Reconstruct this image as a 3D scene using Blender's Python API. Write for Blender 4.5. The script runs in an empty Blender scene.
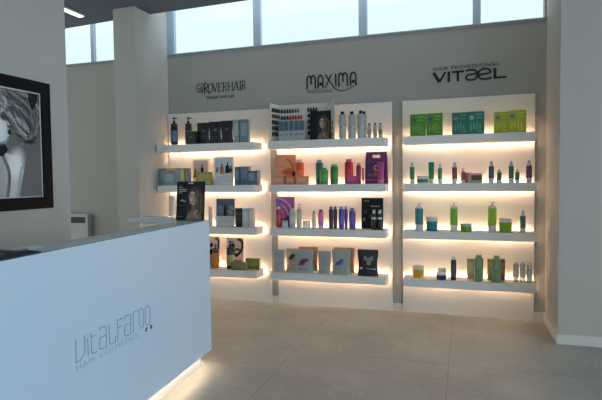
import bpy, bmesh, math, random
import numpy as np
from mathutils import Vector, Matrix

random.seed(7)
SC = bpy.context.scene
COL = SC.collection
PI = math.pi

# ------------------------------------------------------------------ materials
def lin(c):
    return c / 12.92 if c <= 0.04045 else ((c + 0.055) / 1.055) ** 2.4

def rgb(h):
    h = h.lstrip('#')
    return tuple(lin(int(h[i:i + 2], 16) / 255) for i in (0, 2, 4))

MATS = {}
def mat(h, rough=0.5, noise=0.0, scale=40.0, metal=0.0, spec=0.5, coat=0.0, key=None):
    k = key or (h, rough, noise, scale, metal, spec, coat)
    if k in MATS:
        return MATS[k]
    m = bpy.data.materials.new('paint')
    m.use_nodes = True
    nt = m.node_tree
    b = nt.nodes['Principled BSDF']
    c = rgb(h)
    b.inputs['Base Color'].default_value = (*c, 1)
    b.inputs['Roughness'].default_value = rough
    b.inputs['Metallic'].default_value = metal
    b.inputs['Specular IOR Level'].default_value = spec
    b.inputs['Coat Weight'].default_value = coat
    if noise:
        tc = nt.nodes.new('ShaderNodeTexCoord')
        n = nt.nodes.new('ShaderNodeTexNoise')
        n.inputs['Scale'].default_value = scale
        n.inputs['Detail'].default_value = 5
        r = nt.nodes.new('ShaderNodeMapRange')
        r.inputs['From Min'].default_value = 0.3
        r.inputs['From Max'].default_value = 0.7
        r.inputs['To Min'].default_value = 1 - noise
        r.inputs['To Max'].default_value = 1 + noise
        mx = nt.nodes.new('ShaderNodeMix')
        mx.data_type = 'RGBA'
        mx.blend_type = 'MULTIPLY'
        mx.inputs[0].default_value = 1
        mx.inputs[6].default_value = (*c, 1)
        nt.links.new(tc.outputs['Object'], n.inputs['Vector'])
        nt.links.new(n.outputs['Fac'], r.inputs['Value'])
        nt.links.new(r.outputs['Result'], mx.inputs[7])
        nt.links.new(mx.outputs[2], b.inputs['Base Color'])
    MATS[k] = m
    return m

def emis(color, strength, key):
    if key in MATS:
        return MATS[key]
    m = bpy.data.materials.new('lamp')
    m.use_nodes = True
    b = m.node_tree.nodes['Principled BSDF']
    b.inputs['Base Color'].default_value = (0.8, 0.8, 0.8, 1)
    b.inputs['Emission Color'].default_value = (*color, 1)
    b.inputs['Emission Strength'].default_value = strength
    MATS[key] = m
    return m

def art_mat():
    if 'art' in MATS:
        return MATS['art']
    m = bpy.data.materials.new('print')
    m.use_nodes = True
    nt = m.node_tree
    a = nt.nodes.new('ShaderNodeVertexColor')
    a.layer_name = 'Col'
    b = nt.nodes['Principled BSDF']
    b.inputs['Roughness'].default_value = 0.5
    b.inputs['Specular IOR Level'].default_value = 0.2
    nt.links.new(a.outputs['Color'], b.inputs['Base Color'])
    MATS['art'] = m
    return m

def glass_mat(tint, gloss=0.08, key='glass'):
    if key in MATS:
        return MATS[key]
    m = bpy.data.materials.new('glass')
    m.use_nodes = True
    nt = m.node_tree
    nt.nodes.clear()
    o = nt.nodes.new('ShaderNodeOutputMaterial')
    t = nt.nodes.new('ShaderNodeBsdfTransparent')
    t.inputs['Color'].default_value = (*tint, 1)
    g = nt.nodes.new('ShaderNodeBsdfGlossy')
    g.inputs['Roughness'].default_value = 0.05
    x = nt.nodes.new('ShaderNodeMixShader')
    x.inputs[0].default_value = gloss
    nt.links.new(t.outputs[0], x.inputs[1])
    nt.links.new(g.outputs[0], x.inputs[2])
    nt.links.new(x.outputs[0], o.inputs['Surface'])
    MATS[key] = m
    return m

def translucent_mat(h, key):
    """slightly see-through plastic"""
    if key in MATS:
        return MATS[key]
    m = bpy.data.materials.new('plastic')
    m.use_nodes = True
    nt = m.node_tree
    b = nt.nodes['Principled BSDF']
    b.inputs['Base Color'].default_value = (*rgb(h), 1)
    b.inputs['Roughness'].default_value = 0.25
    o = [n for n in nt.nodes if n.type == 'OUTPUT_MATERIAL'][0]
    t = nt.nodes.new('ShaderNodeBsdfTransparent')
    t.inputs['Color'].default_value = (*[min(1, c * 0.7 + 0.3) for c in rgb(h)], 1)
    x = nt.nodes.new('ShaderNodeMixShader')
    x.inputs[0].default_value = 0.45
    nt.links.new(b.outputs[0], x.inputs[1])
    nt.links.new(t.outputs[0], x.inputs[2])
    nt.links.new(x.outputs[0], o.inputs['Surface'])
    MATS[key] = m
    return m

def floor_mat():
    m = bpy.data.materials.new('concrete_tile')
    m.use_nodes = True
    nt = m.node_tree
    N, Lk = nt.nodes.new, nt.links.new
    b = nt.nodes['Principled BSDF']
    tc = N('ShaderNodeTexCoord')
    n1 = N('ShaderNodeTexNoise'); n1.inputs['Scale'].default_value = 1.6; n1.inputs['Detail'].default_value = 9; n1.inputs['Roughness'].default_value = 0.65
    n2 = N('ShaderNodeTexNoise'); n2.inputs['Scale'].default_value = 22; n2.inputs['Detail'].default_value = 6
    Lk(tc.outputs['Object'], n1.inputs['Vector']); Lk(tc.outputs['Object'], n2.inputs['Vector'])
    a = N('ShaderNodeMath'); a.operation = 'MULTIPLY_ADD'; a.inputs[1].default_value = 0.35
    Lk(n2.outputs['Fac'], a.inputs[0]); Lk(n1.outputs['Fac'], a.inputs[2])
    cr = N('ShaderNodeValToRGB')
    cr.color_ramp.elements[0].position = 0.42; cr.color_ramp.elements[0].color = (*rgb('#8f908a'), 1)
    cr.color_ramp.elements[1].position = 0.95; cr.color_ramp.elements[1].color = (*rgb('#b8b8b0'), 1)
    Lk(a.outputs[0], cr.inputs['Fac'])
    sx = N('ShaderNodeSeparateXYZ'); Lk(tc.outputs['Object'], sx.inputs[0])
    lines = []
    for ax, off in (('X', 0.11), ('Y', -3.97)):
        ad = N('ShaderNodeMath'); ad.operation = 'ADD'; ad.inputs[1].default_value = off
        Lk(sx.outputs[ax], ad.inputs[0])
        pp = N('ShaderNodeMath'); pp.operation = 'PINGPONG'; pp.inputs[1].default_value = 0.61
        Lk(ad.outputs[0], pp.inputs[0])
        lt = N('ShaderNodeMath'); lt.operation = 'LESS_THAN'; lt.inputs[1].default_value = 0.003
        Lk(pp.outputs[0], lt.inputs[0]); lines.append(lt)
    mxm = N('ShaderNodeMath'); mxm.operation = 'MAXIMUM'
    Lk(lines[0].outputs[0], mxm.inputs[0]); Lk(lines[1].outputs[0], mxm.inputs[1])
    sc = N('ShaderNodeMath'); sc.operation = 'MULTIPLY'; sc.inputs[1].default_value = 0.55
    Lk(mxm.outputs[0], sc.inputs[0])
    mx = N('ShaderNodeMix'); mx.data_type = 'RGBA'
    mx.inputs[7].default_value = (*rgb('#6a6761'), 1)
    Lk(sc.outputs[0], mx.inputs[0]); Lk(cr.outputs[0], mx.inputs[6])
    Lk(mx.outputs[2], b.inputs['Base Color'])
    b.inputs['Roughness'].default_value = 0.42
    b.inputs['Specular IOR Level'].default_value = 0.4
    return m

# ------------------------------------------------------------------ object helpers
def tag(o, label=None, cat=None, group=None, kind=None):
    if label: o['label'] = label
    if cat: o['category'] = cat
    if group: o['group'] = group
    if kind: o['kind'] = kind
    return o

def empty(name, loc=(0, 0, 0), rz=0.0, label=None, cat=None, group=None):
    o = bpy.data.objects.new(name, None)
    o.empty_display_size = 0.05
    o.location = loc
    o.rotation_euler = (0, 0, rz)
    COL.objects.link(o)
    return tag(o, label, cat, group)

def obj(name, bm, m, parent=None, loc=None, smooth=False):
    me = bpy.data.meshes.new(name)
    bmesh.ops.recalc_face_normals(bm, faces=bm.faces)
    bm.to_mesh(me)
    bm.free()
    if smooth:
        for p in me.polygons: p.use_smooth = True
        try: me.set_sharp_from_angle(angle=math.radians(40))
        except Exception: pass
    me.materials.append(m)
    o = bpy.data.objects.new(name, me)
    COL.objects.link(o)
    if parent: o.parent = parent
    if loc: o.location = loc
    return o

def struct(name, bm, m, parent=None):
    o = obj(name, bm, m, parent)
    if not parent: o['kind'] = 'structure'
    return o

def NB(): return bmesh.new()

def box(bm, x0, x1, y0, y1, z0, z1, bev=0.0):
    t = bmesh.new()
    r = bmesh.ops.create_cube(t, size=1)
    for v in t.verts:
        v.co = Vector(((x0 + x1) / 2 + v.co.x * (x1 - x0), (y0 + y1) / 2 + v.co.y * (y1 - y0), (z0 + z1) / 2 + v.co.z * (z1 - z0)))
    if bev:
        bmesh.ops.bevel(t, geom=list(t.edges), offset=bev, segments=2, affect='EDGES', profile=0.6)
    me = bpy.data.meshes.new('t'); t.to_mesh(me); t.free(); bm.from_mesh(me); bpy.data.meshes.remove(me)
    return bm

def lathe(bm, prof, x=0, y=0, seg=20, sx=1.0, sy=1.0):
    rings = []
    for r, z in prof:
        if r <= 1e-6:
            rings.append([bm.verts.new((x, y, z))])
        else:
            rings.append([bm.verts.new((x + sx * r * math.cos(2 * PI * i / seg), y + sy * r * math.sin(2 * PI * i / seg), z)) for i in range(seg)])
    for a, b in zip(rings, rings[1:]):
        for i in range(seg):
            j = (i + 1) % seg
            if len(a) == 1 and len(b) == 1: continue
            if len(a) == 1: bm.faces.new((a[0], b[i], b[j]))
            elif len(b) == 1: bm.faces.new((a[i], b[0], a[j]))
            else: bm.faces.new((a[i], a[j], b[j], b[i]))
    return bm

def prism(bm, pts, z0, z1):
    """polygon in xy extruded in z"""
    a = [bm.verts.new((p[0], p[1], z0)) for p in pts]
    b = [bm.verts.new((p[0], p[1], z1)) for p in pts]
    n = len(pts)
    bm.faces.new(a[::-1]); bm.faces.new(b)
    for i in range(n):
        bm.faces.new((a[i], a[(i + 1) % n], b[(i + 1) % n], b[i]))
    return bm

# ------------------------------------------------------------------ ribbons for lettering (local x right, z up, thickness towards -y)
def smooth_line(pts, n=8):
    P = [Vector(p) for p in pts]
    if len(P) < 3: return P
    Q = [2 * P[0] - P[1]] + P + [2 * P[-1] - P[-2]]
    out = []
    for i in range(1, len(Q) - 2):
        for k in range(n):
            t = k / n
            a, b, c, d = Q[i - 1], Q[i], Q[i + 1], Q[i + 2]
            out.append(0.5 * ((2 * b) + (-a + c) * t + (2 * a - 5 * b + 4 * c - d) * t * t + (-a + 3 * b - 3 * c + d) * t ** 3))
    out.append(P[-1])
    return out

def ribbon(bm, pts, w, th=0.004, smooth=False, taper=None):
    P = smooth_line(pts) if smooth else [Vector(p) for p in pts]
    n = len(P)
    L, R = [], []
    for i in range(n):
        d0 = (P[i] - P[i - 1]).normalized() if i > 0 else (P[1] - P[0]).normalized()
        d1 = (P[i + 1] - P[i]).normalized() if i < n - 1 else d0
        d = (d0 + d1)
        d = d.normalized() if d.length > 1e-6 else d0
        nn = Vector((-d.y, d.x))
        k = 1 / max(0.5, abs(nn.dot(Vector((-d0.y, d0.x)))))
        ww = w if not taper else w * (taper[0] + (taper[1] - taper[0]) * i / (n - 1))
        L.append(P[i] + nn * ww / 2 * k); R.append(P[i] - nn * ww / 2 * k)
    mk = lambda p, y: bm.verts.new((p.x, y, p.y))
    A = [mk(p, -th) for p in L]; B = [mk(p, -th) for p in R]
    C = [mk(p, 0) for p in L]; D = [mk(p, 0) for p in R]
    for i in range(n - 1):
        bm.faces.new((A[i], B[i], B[i + 1], A[i + 1]))
        bm.faces.new((C[i], C[i + 1], D[i + 1], D[i]))
        bm.faces.new((A[i], A[i + 1], C[i + 1], C[i]))
        bm.faces.new((B[i], D[i], D[i + 1], B[i + 1]))
    bm.faces.new((A[0], C[0], D[0], B[0])); bm.faces.new((A[-1], B[-1], D[-1], C[-1]))

def text_obj(name, s, size, width, m, parent, loc, th=0.003, spacing=1.0, rx=PI / 2):
    cu = bpy.data.curves.new(name, 'FONT')
    cu.body = s; cu.size = size; cu.extrude = th / 2; cu.space_character = spacing
    cu.resolution_u = 3
    t = bpy.data.objects.new(name, cu)
    COL.objects.link(t)
    bpy.context.view_layer.update()
    dg = bpy.context.evaluated_depsgraph_get()
    me = bpy.data.meshes.new_from_object(t.evaluated_get(dg))
    bpy.data.objects.remove(t)
    xs = [v.co.x for v in me.vertices]
    k = width / (max(xs) - min(xs)); x0 = min(xs)
    for v in me.vertices:
        v.co = Vector(((v.co.x - x0) * k, -v.co.z - th / 2, v.co.y))
    me.flip_normals()
    me.materials.clear(); me.materials.append(m)
    o = bpy.data.objects.new(name, me)
    COL.objects.link(o); o.parent = parent; o.location = loc
    return o

# ------------------------------------------------------------------ printed pictures: a painter that colours the vertices of a fine grid
class Art:
    def __init__(s, w, h, nx, bg):
        s.w, s.h = w, h
        s.nx = nx; s.ny = max(2, int(round(nx * h / w)))
        s.U, s.V = np.meshgrid(np.linspace(0, 1, s.nx), np.linspace(0, 1, s.ny))
        s.asp = h / w
        s.px = 1.0 / (s.nx - 1)
        s.C = np.zeros((s.ny, s.nx, 3)); s.C[:] = s.c(bg)
    def c(s, h):
        h = h.lstrip('#'); return np.array([int(h[i:i + 2], 16) / 255 for i in (0, 2, 4)])
    def blend(s, A, col):
        A = np.clip(A, 0, 1)[..., None]
        s.C = s.C * (1 - A) + s.c(col) * A
    def ell(s, x, y, rx, ry, col, a=1.0, rot=0.0, soft=None):
        # units: fraction of width for x, rx, ry ; y in fraction of height
        X = s.U - x; Y = (s.V - y) * s.asp
        c, q = math.cos(rot), math.sin(rot)
        X, Y = X * c + Y * q, -X * q + Y * c
        d = np.sqrt((X / rx) ** 2 + (Y / ry) ** 2)
        sf = soft if soft is not None else s.px / min(rx, ry)
        s.blend(a * np.clip((1 - d) / sf + 0.5, 0, 1), col)
    def poly(s, pts, col, a=1.0):
        ins = np.zeros(s.U.shape, bool)
        n = len(pts)
        for i in range(n):
            x0, y0 = pts[i]; x1, y1 = pts[(i + 1) % n]
            if y0 == y1: continue
            cond = ((s.V > y0) != (s.V > y1)) & (s.U < (x1 - x0) * (s.V - y0) / (y1 - y0) + x0)
            ins ^= cond
        s.blend(a * ins.astype(float), col)
    def rect(s, x0, y0, x1, y1, col, a=1.0):
        s.blend(a * ((s.U >= x0) & (s.U <= x1) & (s.V >= y0) & (s.V <= y1)), col)
    def line(s, pts, w, col, a=1.0, smooth=True):
        P = smooth_line(pts, 6) if smooth else [Vector(p) for p in pts]
        D = np.full(s.U.shape, 9.0)
        for p, q in zip(P, P[1:]):
            dx, dy = q.x - p.x, (q.y - p.y) * s.asp
            l2 = dx * dx + dy * dy + 1e-12
            t = np.clip(((s.U - p.x) * dx + (s.V - p.y) * s.asp * dy) / l2, 0, 1)
            D = np.minimum(D, np.hypot(s.U - p.x - t * dx, (s.V - p.y) * s.asp - t * dy))
        s.blend(a * np.clip((w / 2 - D) / s.px + 0.5, 0, 1), col)
    def mesh(s, name, parent, loc=(0, 0, 0)):
        """grid in local xz facing -y, lower centre at loc"""
        me = bpy.data.meshes.new(name)
        vx = (s.U.ravel() - 0.5) * s.w; vz = s.V.ravel() * s.h
        verts = [(float(a), 0.0, float(b)) for a, b in zip(vx, vz)]
        f = []
        for j in range(s.ny - 1):
            for i in range(s.nx - 1):
                k = j * s.nx + i
                f.append((k, k + 1, k + s.nx + 1, k + s.nx))
        me.from_pydata(verts, [], f)
        at = me.color_attributes.new('Col', 'FLOAT_COLOR', 'POINT')
        c = s.C.reshape(-1, 3)
        c = np.where(c <= 0.04045, c / 12.92, ((c + 0.055) / 1.055) ** 2.4)
        c = np.concatenate([c, np.ones((len(c), 1))], 1).astype(np.float32)
        at.data.foreach_set('color', c.ravel())
        me.materials.append(art_mat())
        o = bpy.data.objects.new(name, me)
        COL.objects.link(o); o.parent = parent; o.location = loc
        return o

def art_portrait_poster(w, h, nx, text=True):
    """dark poster: woman with long wavy hair at right, lines of pale type at left"""
    a = Art(w, h, nx, '#1a2027')
    rnd = random.Random(3)
    a.ell(0.66, 0.50, 0.40, 0.62, '#30302f', 0.9, soft=0.5)
    # hair mass
    a.ell(0.66, 0.66, 0.25, 0.28, '#4a423c', 1, soft=0.25)
    a.ell(0.84, 0.42, 0.15, 0.42, '#423b37', 1, soft=0.35)
    # shoulders and neck
    a.poly([(0.34, 0.0), (0.40, 0.15), (0.52, 0.26), (0.72, 0.28), (0.88, 0.2), (0.96, 0.0)], '#7c6c62')
    a.poly([(0.52, 0.24), (0.55, 0.42), (0.68, 0.44), (0.72, 0.24)], '#75655b')
    a.ell(0.76, 0.17, 0.12, 0.13, '#b09a8b', 0.9, soft=0.6)
    a.ell(0.50, 0.12, 0.10, 0.10, '#8f7c70', 0.7, soft=0.7)
    # face
    a.ell(0.585, 0.575, 0.140, 0.225, '#cdb5a4', 1, rot=0.10, soft=0.22)
    a.ell(0.695, 0.57, 0.065, 0.20, '#7d6a5f', 0.75, soft=0.7)
    a.line([(0.475, 0.655), (0.52, 0.675), (0.565, 0.655)], 0.026, '#43352e')
    a.line([(0.625, 0.66), (0.665, 0.68), (0.71, 0.655)], 0.026, '#43352e')
    a.ell(0.525, 0.620, 0.036, 0.018, '#2a2220', 1)
    a.ell(0.660, 0.622, 0.036, 0.018, '#2a2220', 1)
    a.line([(0.595, 0.62), (0.570, 0.545), (0.60, 0.53)], 0.018, '#85705f')
    a.ell(0.585, 0.475, 0.056, 0.023, '#84443f', 1)
    # strands
    for i in range(26):
        t = i / 25
        x0 = 0.55 + 0.1 * t; c = rnd.choice(['#6a5a4c', '#857260', '#4a403a', '#2b2725', '#9a846c'])
        s_ = 0.74 + 0.22 * rnd.random()
        a.line([(x0, 0.815), (0.70 + 0.1 * t, 0.77), (s_, 0.60), (s_ - 0.05 + 0.08 * rnd.random(), 0.42), (s_ + 0.03, 0.27), (s_ - 0.04, 0.08 + 0.1 * rnd.random())], 0.016, c, 0.75)
    for i in range(12):
        c = rnd.choice(['#6a5a4c', '#4a403a', '#2b2725', '#857260'])
        x1 = 0.40 + 0.05 * rnd.random()
        a.line([(0.60, 0.82), (0.48, 0.76), (x1, 0.62), (x1 + 0.03, 0.46), (x1 - 0.03, 0.32), (x1, 0.18)], 0.016, c, 0.7)
    if text:
        a.rect(0.40, 0.955, 0.60, 0.980, '#c8c8c4')
        for k, (y, x1) in enumerate(((0.88, 0.16), (0.84, 0.22), (0.795, 0.36), (0.75, 0.33), (0.70, 0.18))):
            a.rect(0.06, y, x1, y + 0.020, '#d4d7d9', 0.9 if k in (2, 3) else 0.6)
        a.line([(0.14, 0.50), (0.2, 0.53), (0.26, 0.49), (0.32, 0.50)], 0.03, '#d5d6d6', 0.9)
        a.rect(0.08, 0.37, 0.24, 0.385, '#8b9198', 0.7)
        a.rect(0.06, 0.09, 0.24, 0.105, '#9aa0a6', 0.8)
    return a

def art_profile(w, h, nx):
    """black and white studio photograph: profile with wind-blown curls"""
    a = Art(w, h, nx, '#8a8a8a')
    rnd = random.Random(11)
    a.ell(0.85, 0.95, 0.50, 0.50, '#5a5a5a', 0.95, soft=0.9)
    a.ell(0.9, 0.2, 0.5, 0.45, '#767676', 0.9, soft=0.9)
    D = 0.11
    P = lambda pts: [(x + D, y) for x, y in pts]
    # shoulder and upper arm
    a.poly([(0.0, 0.0), (0.0, 0.42)] + P([(0.30, 0.42), (0.46, 0.415), (0.57, 0.39), (0.64, 0.33), (0.665, 0.25), (0.63, 0.12), (0.60, 0.0)]), '#d8d8d8')
    a.ell(0.575 + D, 0.31, 0.085, 0.14, '#ffffff', 0.95, rot=-0.3, soft=0.8)
    a.line(P([(0.44, 0.38), (0.50, 0.22), (0.47, 0.0)]), 0.035, '#404040', 0.85)
    a.ell(0.40 + D, 0.15, 0.08, 0.25, '#b4b4b4', 0.9, soft=0.9)
    a.line(P([(0.64, 0.28), (0.61, 0.12), (0.58, 0.0)]), 0.03, '#a0a0a0', 0.6)
    # neck and jaw in shade
    a.poly(P([(0.20, 0.42), (0.22, 0.60), (0.44, 0.52), (0.50, 0.44), (0.44, 0.38), (0.34, 0.38)]), '#1c1c1c')
    # face in profile
    a.poly(P([(0.10, 0.52), (0.10, 0.88), (0.44, 0.86), (0.475, 0.78), (0.485, 0.735), (0.53, 0.675), (0.545, 0.655), (0.510, 0.643),
            (0.517, 0.622), (0.535, 0.610), (0.512, 0.597), (0.528, 0.582), (0.508, 0.560), (0.505, 0.525), (0.47, 0.495), (0.36, 0.48)]), '#dcdcdc')
    a.ell(0.40 + D, 0.62, 0.09, 0.12, '#fcfcfc', 0.85, soft=0.9)
    a.ell(0.475 + D, 0.735, 0.05, 0.035, '#303030', 0.9, soft=0.6)
    a.ell(0.520 + D, 0.600, 0.022, 0.026, '#0c0c0c', 1)
    a.ell(0.517 + D, 0.652, 0.022, 0.010, '#2a2a2a', 0.9)
    a.line(P([(0.505, 0.55), (0.48, 0.515), (0.40, 0.485)]), 0.02, '#8a8a8a', 0.8)
    # hair: a mass of big soft curls blown to the right
    a.poly([(0.0, 1.0), (0.0, 0.74), (0.3, 0.80), (0.56, 0.79), (0.62, 0.74), (0.68, 0.66), (0.72, 0.58), (0.78, 0.525), (0.86, 0.515), (0.93, 0.57), (0.965, 0.68), (0.97, 0.82), (0.94, 0.93), (0.90, 1.0)], '#6c6c6c')
    # locks: each a sheaf of fine strands, light along its crest and dark along its edges
    locks = [
        ([(0.62, 1.0), (0.76, 0.93), (0.88, 0.90), (0.945, 0.80), (0.93, 0.68), (0.88, 0.60)], 0.075, 60, 1.2),
        ([(0.30, 1.0), (0.55, 0.97), (0.68, 0.90), (0.80, 0.83), (0.90, 0.74), (0.90, 0.62), (0.82, 0.55)], 0.080, 80, 1.5),
        ([(0.20, 0.93), (0.48, 0.92), (0.60, 0.84), (0.70, 0.76), (0.80, 0.70), (0.86, 0.62), (0.84, 0.54)], 0.070, 76, 1.3),
        ([(0.35, 0.83), (0.54, 0.83), (0.63, 0.76), (0.70, 0.66), (0.77, 0.59), (0.85, 0.56), (0.91, 0.60)], 0.055, 60, 1.2),
        ([(0.45, 0.99), (0.54, 0.95), (0.60, 0.88), (0.60, 0.82), (0.55, 0.79)], 0.045, 48, 1.2)]
    for pts, sp, n, fr in locks:
        ph0 = rnd.random() * 6
        for i in range(n):
            u = -1 + 2 * i / (n - 1); o = u * sp
            q = []
            for k, (x, y) in enumerate(pts):
                p0 = pts[max(0, k - 1)]; p1 = pts[min(len(pts) - 1, k + 1)]
                dx, dy = p1[0] - p0[0], p1[1] - p0[1]; l = math.hypot(dx, dy)
                f = 1.0 - 0.30 * k / len(pts) + 0.12 * math.sin(2 * k + ph0)
                q.append((x - dy / l * o * f, y + dx / l * o * f))
            g = 0.50 + 0.20 * math.cos(fr * PI * u + ph0) + 0.42 * (rnd.random() - 0.5) - 0.26 * abs(u) ** 4
            g = int(255 * max(0.06, min(0.98, g)))
            a.line(q, 0.0075, '#%02x%02x%02x' % (g, g, g), 0.85)
    # loose flyaway strands over the curls and across the brow
    for i in range(90):
        pts, sp, n, fr = locks[rnd.randrange(5)]
        o = sp * 1.5 * (rnd.random() - 0.5) * 2; j = rnd.random() * 0.05
        q = [(x + o * 0.7 + j * math.sin(2.3 * k + i), y + o * 0.6 + j * 0.6 * math.cos(1.9 * k + i)) for k, (x, y) in enumerate(pts)]
        g = rnd.choice(['#1c1c1c', '#2e2e2e', '#444444', '#c8c8c8', '#e8e8e8', '#f4f4f4', '#909090'])
        a.line(q, 0.0045, g, 0.6)
    a.poly([(0.845, 1.0), (0.86, 0.90), (0.89, 0.82), (0.93, 0.86), (0.96, 0.92), (0.97, 1.0)], '#1c1c1c', 0.9)
    a.ell(0.85, 0.525, 0.07, 0.018, '#2a2a2a', 0.8, soft=0.6)
    for r in ((0, 0, 1, 0.010), (0, 0.990, 1, 1), (0, 0, 0.014, 1), (0.986, 0, 1, 1)):
        a.rect(*r, '#e0e0e0')
    return a

def art_card(kind, w, h):
    if kind == 'bottles_olive':
        a = Art(w, h, 30, '#e8ded6'); a.rect(0.06, 0.30, 0.94, 0.95, '#cdb9b6'); a.ell(0.5, 0.33, 0.5, 0.10, '#66682e', 1)
        for x, y, q in ((0.58, 0.60, 1.0), (0.16, 0.46, 0.75)):
            a.rect(x - 0.085 * q, y - 0.20 * q, x + 0.085 * q, y + 0.08 * q, '#19171a'); a.rect(x - 0.03, y + 0.08 * q, x + 0.03, y + 0.20 * q, '#19171a'); a.rect(x - 0.05, y + 0.17 * q, x + 0.07, y + 0.20 * q, '#19171a')
        a.rect(0.3, 0.12, 0.7, 0.15, '#8a8480')
    elif kind == 'bottles_orange':
        a = Art(w, h, 34, '#dde1e3'); a.rect(0.05, 0.40, 0.95, 0.96, '#c9ced2')
        for x, y, q, c in ((0.16, 0.46, 0.55, '#3a4658'), (0.40, 0.40, 1.0, '#b05e22'), (0.70, 0.42, 1.15, '#20242c'), (0.88, 0.44, 0.7, '#4a3428')):
            a.rect(x - 0.09 * q, y, x + 0.09 * q, y + 0.20 * q, c); a.ell(x, y + 0.20 * q, 0.085 * q, 0.07 * q, c); a.rect(x - 0.03, y + 0.2 * q, x + 0.03, y + 0.36 * q, '#22262c')
        a.ell(0.45, 0.44, 0.12, 0.07, '#d4824a', 1)
        for y in (0.30, 0.24, 0.18, 0.10): a.rect(0.10, y, 0.90, y + 0.02, '#a9b0b5', 0.7)
    elif kind == 'bottle_slate':
        a = Art(w, h, 34, '#c9cdd0'); a.rect(0.03, 0.36, 0.97, 0.98, '#596474'); a.ell(0.25, 0.62, 0.2, 0.2, '#7c8794', 0.8, soft=0.6)
        a.ell(0.82, 0.58, 0.16, 0.22, '#a8a4a4', 0.8, soft=0.6); a.line([(0.05, 0.9), (0.4, 0.75), (0.9, 0.55), (0.95, 0.45)], 0.05, '#39424f', 0.8)
        a.rect(0.40, 0.36, 0.56, 0.70, '#14161b'); a.rect(0.45, 0.70, 0.51, 0.80, '#14161b')
        for y in (0.27, 0.20, 0.14): a.rect(0.14, y, 0.86, y + 0.02, '#969ca2', 0.7)
    elif kind == 'curl':
        a = Art(w, h, 36, '#dcc5be'); a.ell(0.45, 0.50, 0.40, 0.20, '#241b1b', 1, rot=0.35); a.ell(0.62, 0.52, 0.16, 0.08, '#dcc5be', 1, rot=0.3)
        a.line([(0.60, 0.38), (0.86, 0.55), (0.96, 0.76), (0.86, 0.92), (0.70, 0.95)], 0.13, '#2a1f1f'); a.ell(0.36, 0.72, 0.13, 0.16, '#2a2020'); a.ell(0.52, 0.6, 0.09, 0.06, '#8a7068')
        a.rect(0.45, 0.19, 0.90, 0.235, '#b04a5c')
    elif kind == 'peach':
        a = Art(w, h, 40, '#d99c76'); a.ell(0.3, 0.45, 0.45, 0.5, '#e2a483', 0.9, soft=0.7); a.line([(0.55, 0.86), (0.72, 0.78), (0.86, 0.60), (0.84, 0.52)], 0.05, '#9c5434')
        a.ell(0.62, 0.42, 0.28, 0.16, '#d2683c', 0.9, soft=0.6); a.ell(0.92, 0.35, 0.09, 0.12, '#4a2a22', 1); a.rect(0.02, 0.5, 0.55, 0.53, '#e8b79c', 0.7); a.line([(0.0, 0.7), (0.2, 0.6), (0.45, 0.62)], 0.03, '#c47a58', 0.7)
    elif kind == 'waves':
        a = Art(w, h, 44, '#7a5aa0')
        for k in range(7):
            r = 0.30 + 0.125 * k
            a.line([(0.0 + r * math.cos(q) * 1.0 + 0.02, 0.30 + 0.72 * r * math.sin(q)) for q in (-0.2, 0.2, 0.6, 1.0, 1.4, 1.7)], 0.062, ['#c84a9c', '#d8cce0'][k % 2], 0.95)
        a.ell(0.1, 0.8, 0.25, 0.25, '#6d5a9c', 0.7, soft=0.8); a.ell(0.7, 0.22, 0.16, 0.22, '#4a2a88', 0.9, soft=0.5); a.ell(0.42, 0.35, 0.10, 0.2, '#c070a8', 0.8, soft=0.5)
    elif kind == 'black_card':
        a = Art(w, h, 44, '#131817'); a.rect(0.10, 0.90, 0.36, 0.93, '#7a807c'); a.rect(0.42, 0.71, 0.85, 0.75, '#9a9c98'); a.rect(0.52, 0.56, 0.64, 0.61, '#d0d2ce'); a.rect(0.80, 0.56, 0.95, 0.61, '#d0d2ce')
        a.ell(0.18, 0.55, 0.05, 0.07, '#5a605e'); a.ell(0.12, 0.30, 0.06, 0.07, '#8a908c'); a.ell(0.40, 0.42, 0.05, 0.06, '#4a504e'); a.rect(0.45, 0.22, 0.62, 0.32, '#5c6260')
    return a

# ------------------------------------------------------------------ the room
WHITE = mat('#e6e5e1', 0.35)
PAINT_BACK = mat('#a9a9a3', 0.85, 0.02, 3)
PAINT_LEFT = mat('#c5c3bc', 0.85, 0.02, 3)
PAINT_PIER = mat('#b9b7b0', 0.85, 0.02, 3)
TRIMW = mat('#d8d6d0', 0.5)
FRAME = mat('#b4c6d4', 0.4)
DARKFR = mat('#4c5660', 0.5)

WY = 5.466          # back wall plane
struct('floor', box(NB(), -6.5, 4.5, -3.0, 6.0, -0.1, 0.0), floor_mat())
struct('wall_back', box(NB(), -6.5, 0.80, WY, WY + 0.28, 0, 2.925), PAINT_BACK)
bm = NB(); prism(bm, [(-6.5, -2.0), (4.5, -2.0), (4.5, 4.95), (-2.1, 5.075), (-3.45, 5.125), (-6.5, 5.38)], 3.343, 3.46)
struct('ceiling', bm, mat('#646b75', 0.9))
struct('trim_1', box(NB(), -6.5, 0.80, WY - 0.012, WY + 0.30, 2.925, 2.955, 0.003), mat('#8d9292', 0.5))        # window sill
bm = NB(); box(bm, -6.5, 0.80, WY + 0.04, WY + 0.28, 3.93, 4.2); struct('trim_2', bm, PAINT_BACK)             # lintel over the band of windows
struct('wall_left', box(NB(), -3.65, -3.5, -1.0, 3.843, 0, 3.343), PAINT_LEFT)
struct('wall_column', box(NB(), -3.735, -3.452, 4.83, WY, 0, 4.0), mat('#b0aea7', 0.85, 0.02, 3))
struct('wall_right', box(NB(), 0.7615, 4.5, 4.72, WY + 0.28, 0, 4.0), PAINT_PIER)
bm = NB(); box(bm, -6.5, -3.735, WY - 0.015, WY, 0, 0.075, 0.003); box(bm, -3.452, 0.7615, WY - 0.015, WY, 0, 0.075, 0.003)
struct('baseboard_back', bm, TRIMW)
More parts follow.
